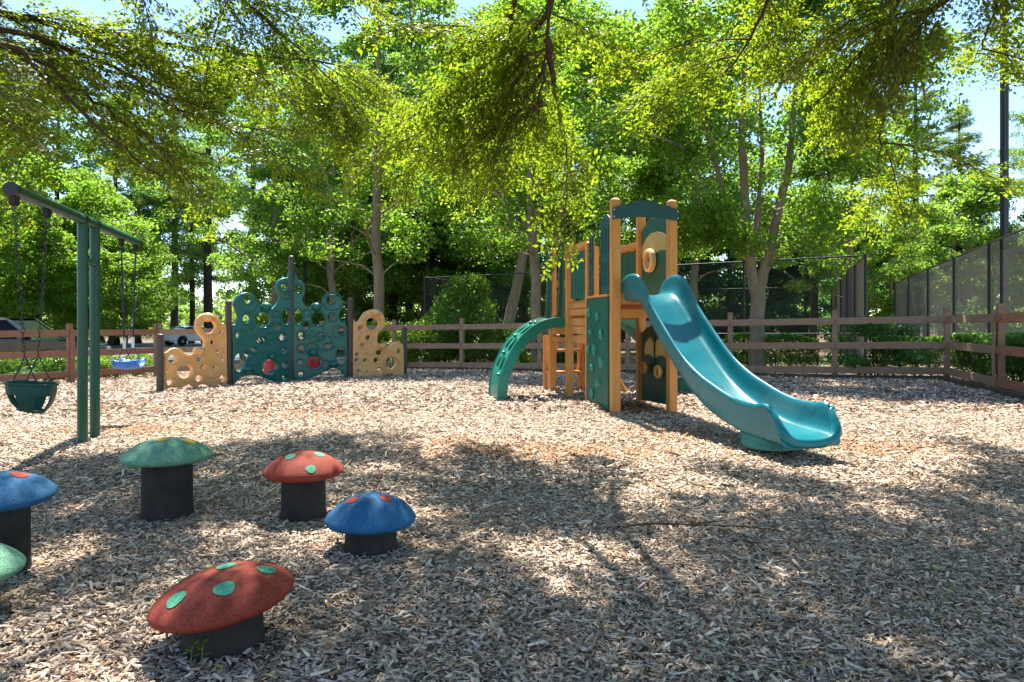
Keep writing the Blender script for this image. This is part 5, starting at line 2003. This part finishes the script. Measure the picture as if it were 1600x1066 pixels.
HID_L = [[(-6.6, 4.6, 3.3), (-5.0, 7.0, 5.2), (-3.8, 8.6, 5.5), (-2.6, 9.2, 5.6)], [(-6.6, 4.6, 3.3), (-4.6, 5.5, 4.9), (-3.2, 6.6, 5.0), (-2.0, 7.2, 5.1)], [(-6.6, 4.6, 3.2), (-4.0, 4.0, 4.6), (-2.2, 4.2, 4.8), (-1.1, 4.5, 4.8)], [(-6.6, 4.6, 3.2), (-4.5, 3.0, 4.2), (-2.5, 2.6, 4.5)], [(-6.6, 4.6, 3.2), (-4.4, 4.6, 4.7), (-2.6, 5.2, 4.9), (-1.5, 5.6, 4.9)]]
LIMBS_M = [[(1.1, -1.6, 3.0), (.7, 2.0, 4.2), (.35, 4.8, 3.96), (.32, 5.2, 3.63), (.28, 5.5, 3.28), (.24, 5.8, 2.95), (.22, 6.1, 2.75)],
           [(.35, 4.8, 3.96), (.32, 5.2, 3.63), (.25, 5.5, 3.48), (.08, 5.8, 3.35), (-.17, 6.1, 3.22), (-.47, 6.4, 3.06), (-.68, 6.7, 2.97)],
           [(.4, 4.3, 4.1), (.09, 5.2, 3.73), (.03, 5.5, 3.48), (-.13, 5.8, 3.19), (-.34, 6.2, 3.06), (-.6, 6.6, 2.75)],
           [(.24, 5.8, 2.87), (.08, 6.0, 2.8), (-.17, 6.3, 2.8), (-.48, 6.6, 2.75)],
           [(.28, 5.5, 3.28), (.36, 5.8, 3.05), (.42, 6.2, 2.85), (.40, 6.5, 2.7)]]
HID_M = [[(1.1, -1.6, 3.1), (.9, 2.2, 4.8), (.8, 4.8, 5.0), (.4, 6.3, 5.0)], [(1.1, -1.6, 3.1), (2.2, 2.0, 4.6), (2.6, 4.4, 4.9), (2.4, 6.1, 5.0)], [(1.1, -1.6, 3.1), (-.4, 1.6, 4.5), (-1.2, 3.4, 4.6), (-1.3, 4.3, 4.6)], [(1.1, -1.6, 3.1), (.6, 2.4, 4.7), (-.1, 4.2, 4.8), (-.7, 5.4, 4.9)], [(1.1, -1.6, 3.1), (1.4, 2.4, 4.7), (1.7, 4.0, 4.9), (1.9, 5.6, 5.0)]]
LIMBS_R = [[(7.2, 3.2, 3.0), (4.6, 4.6, 4.2), (3.18, 5.0, 4.08), (3.34, 5.4, 3.53), (3.01, 5.8, 3.51), (2.76, 6.2, 3.31), (2.6, 6.5, 3.09)],
           [(3.3, 4.9, 4.1), (2.93, 5.2, 3.82), (3.0, 5.5, 3.53), (2.9, 5.8, 3.35), (2.76, 6.2, 3.06), (2.7, 6.6, 2.95)],
           [(3.01, 5.8, 3.51), (3.05, 6.1, 3.14), (3.31, 6.3, 3.03), (3.42, 6.5, 2.75), (3.5, 6.8, 2.5)],
           [(4.6, 4.6, 4.2), (3.2, 4.8, 4.3), (2.03, 5.2, 3.91), (2.04, 5.6, 3.63), (1.96, 6.0, 3.37), (1.8, 6.4, 3.24)],
           [(7.2, 3.2, 3.2), (4.4, 5.2, 4.4), (3.97, 5.6, 4.14), (4.15, 6.0, 3.8), (4.27, 6.3, 3.7), (4.38, 6.6, 3.6)]]
HID_R = [[(7.2, 3.2, 3.2), (5.0, 4.4, 4.8), (3.5, 5.2, 5.0), (2.0, 6.1, 5.0)], [(7.2, 3.2, 3.2), (5.2, 5.4, 5.0), (4.4, 6.2, 5.0), (3.6, 6.8, 5.1)], [(7.2, 3.2, 3.3), (6.2, 5.6, 4.8), (5.4, 6.6, 5.0)], [(7.2, 3.2, 3.2), (5.0, 2.6, 4.4), (3.0, 2.2, 4.6)], [(7.2, 3.2, 3.2), (4.6, 4.0, 4.8), (2.6, 4.2, 4.9), (1.0, 4.4, 4.9)], [(7.2, 3.2, 3.2), (5.4, 4.2, 4.6), (4.0, 4.9, 4.8), (2.8, 5.4, 4.9)]]
near_tree("tree outside the left edge whose long drooping limbs hang over the swings", (-7.4, 4.2), (-6.6, 4.6, 3.0), LIMBS_L, HID_L, 58, 105, 71)
near_tree("overhead tree whose branches hang down in the middle, left of the tower", (1.4, -1.9), (1.1, -1.6, 3.1), LIMBS_M, HID_M, 30, 165, 72, -.45)
near_tree("overhead tree whose branches hang over the slide from the upper right", (7.9, 2.8), (7.2, 3.2, 3.2), LIMBS_R, HID_R, 46, 185, 73)

# ------------------------------------------------------------------ small things on the ground
t = MB()
rs = np.random.RandomState(9)
pts = [(.53 + .82 * f, 3.55 + .12 * math.sin(3 * f) - .10 * f, G(.53 + .82 * f, 3.55) + .022 + .006 * math.sin(9 * f)) for f in np.linspace(0, 1, 12)]
t.tube(pts, [.004, .005, .006, .006, .0055, .005, .005, .0045, .004, .0035, .0025, .0015], 7)
t.tube([pts[5], (1.02, 3.60, pts[5][2] + .02), (1.1, 3.66, pts[5][2] + .01)], [.005, .004, .002], 5)
o = t.build("fallen_twig", M_TWIG)
tag(o, "thin dark fallen twig lying on the wood chips in the middle", "twig")
sp = thing("weed_sprout", "small green weed sprouting by the nearest red mushroom stem", "weed", (-.95, 2.12, G(-.95, 2.12)))
for (x, y, h) in ((-.975, 2.125, .075), (-.945, 2.13, .08)):
    g = G(x, y)
    MB().tube([(x, y, g - .01), (x + .008, y, g + h * .6), (x + .012, y - .004, g + h)], [.0018, .0014, .0008], 5).build("stalk", M_STALK, sp)
    for k, (a, q) in enumerate(((.4, .55), (2.8, .75), (1.2, 1.0), (4.6, .95))):
        m = MB()
        c = Vector((x + .01, y, g + h * q))
        d = Vector((math.cos(a), math.sin(a) * .6, .25)).normalized()
        s = d.cross(Vector((0, 0, 1))).normalized()
        m.add([c, c + d * .012 + s * .009, c + d * .026, c + d * .012 - s * .009], [(0, 1, 2), (0, 2, 3)])
        me = m.mesh("leaf", M_LEAFS, org=ORG[sp.name])
        ca = me.color_attributes.new("Col", 'FLOAT_COLOR', 'POINT')
        ca.data.foreach_set("color", [.14, .26, .03, 1] * len(me.vertices))
        link("leaf", me, sp)
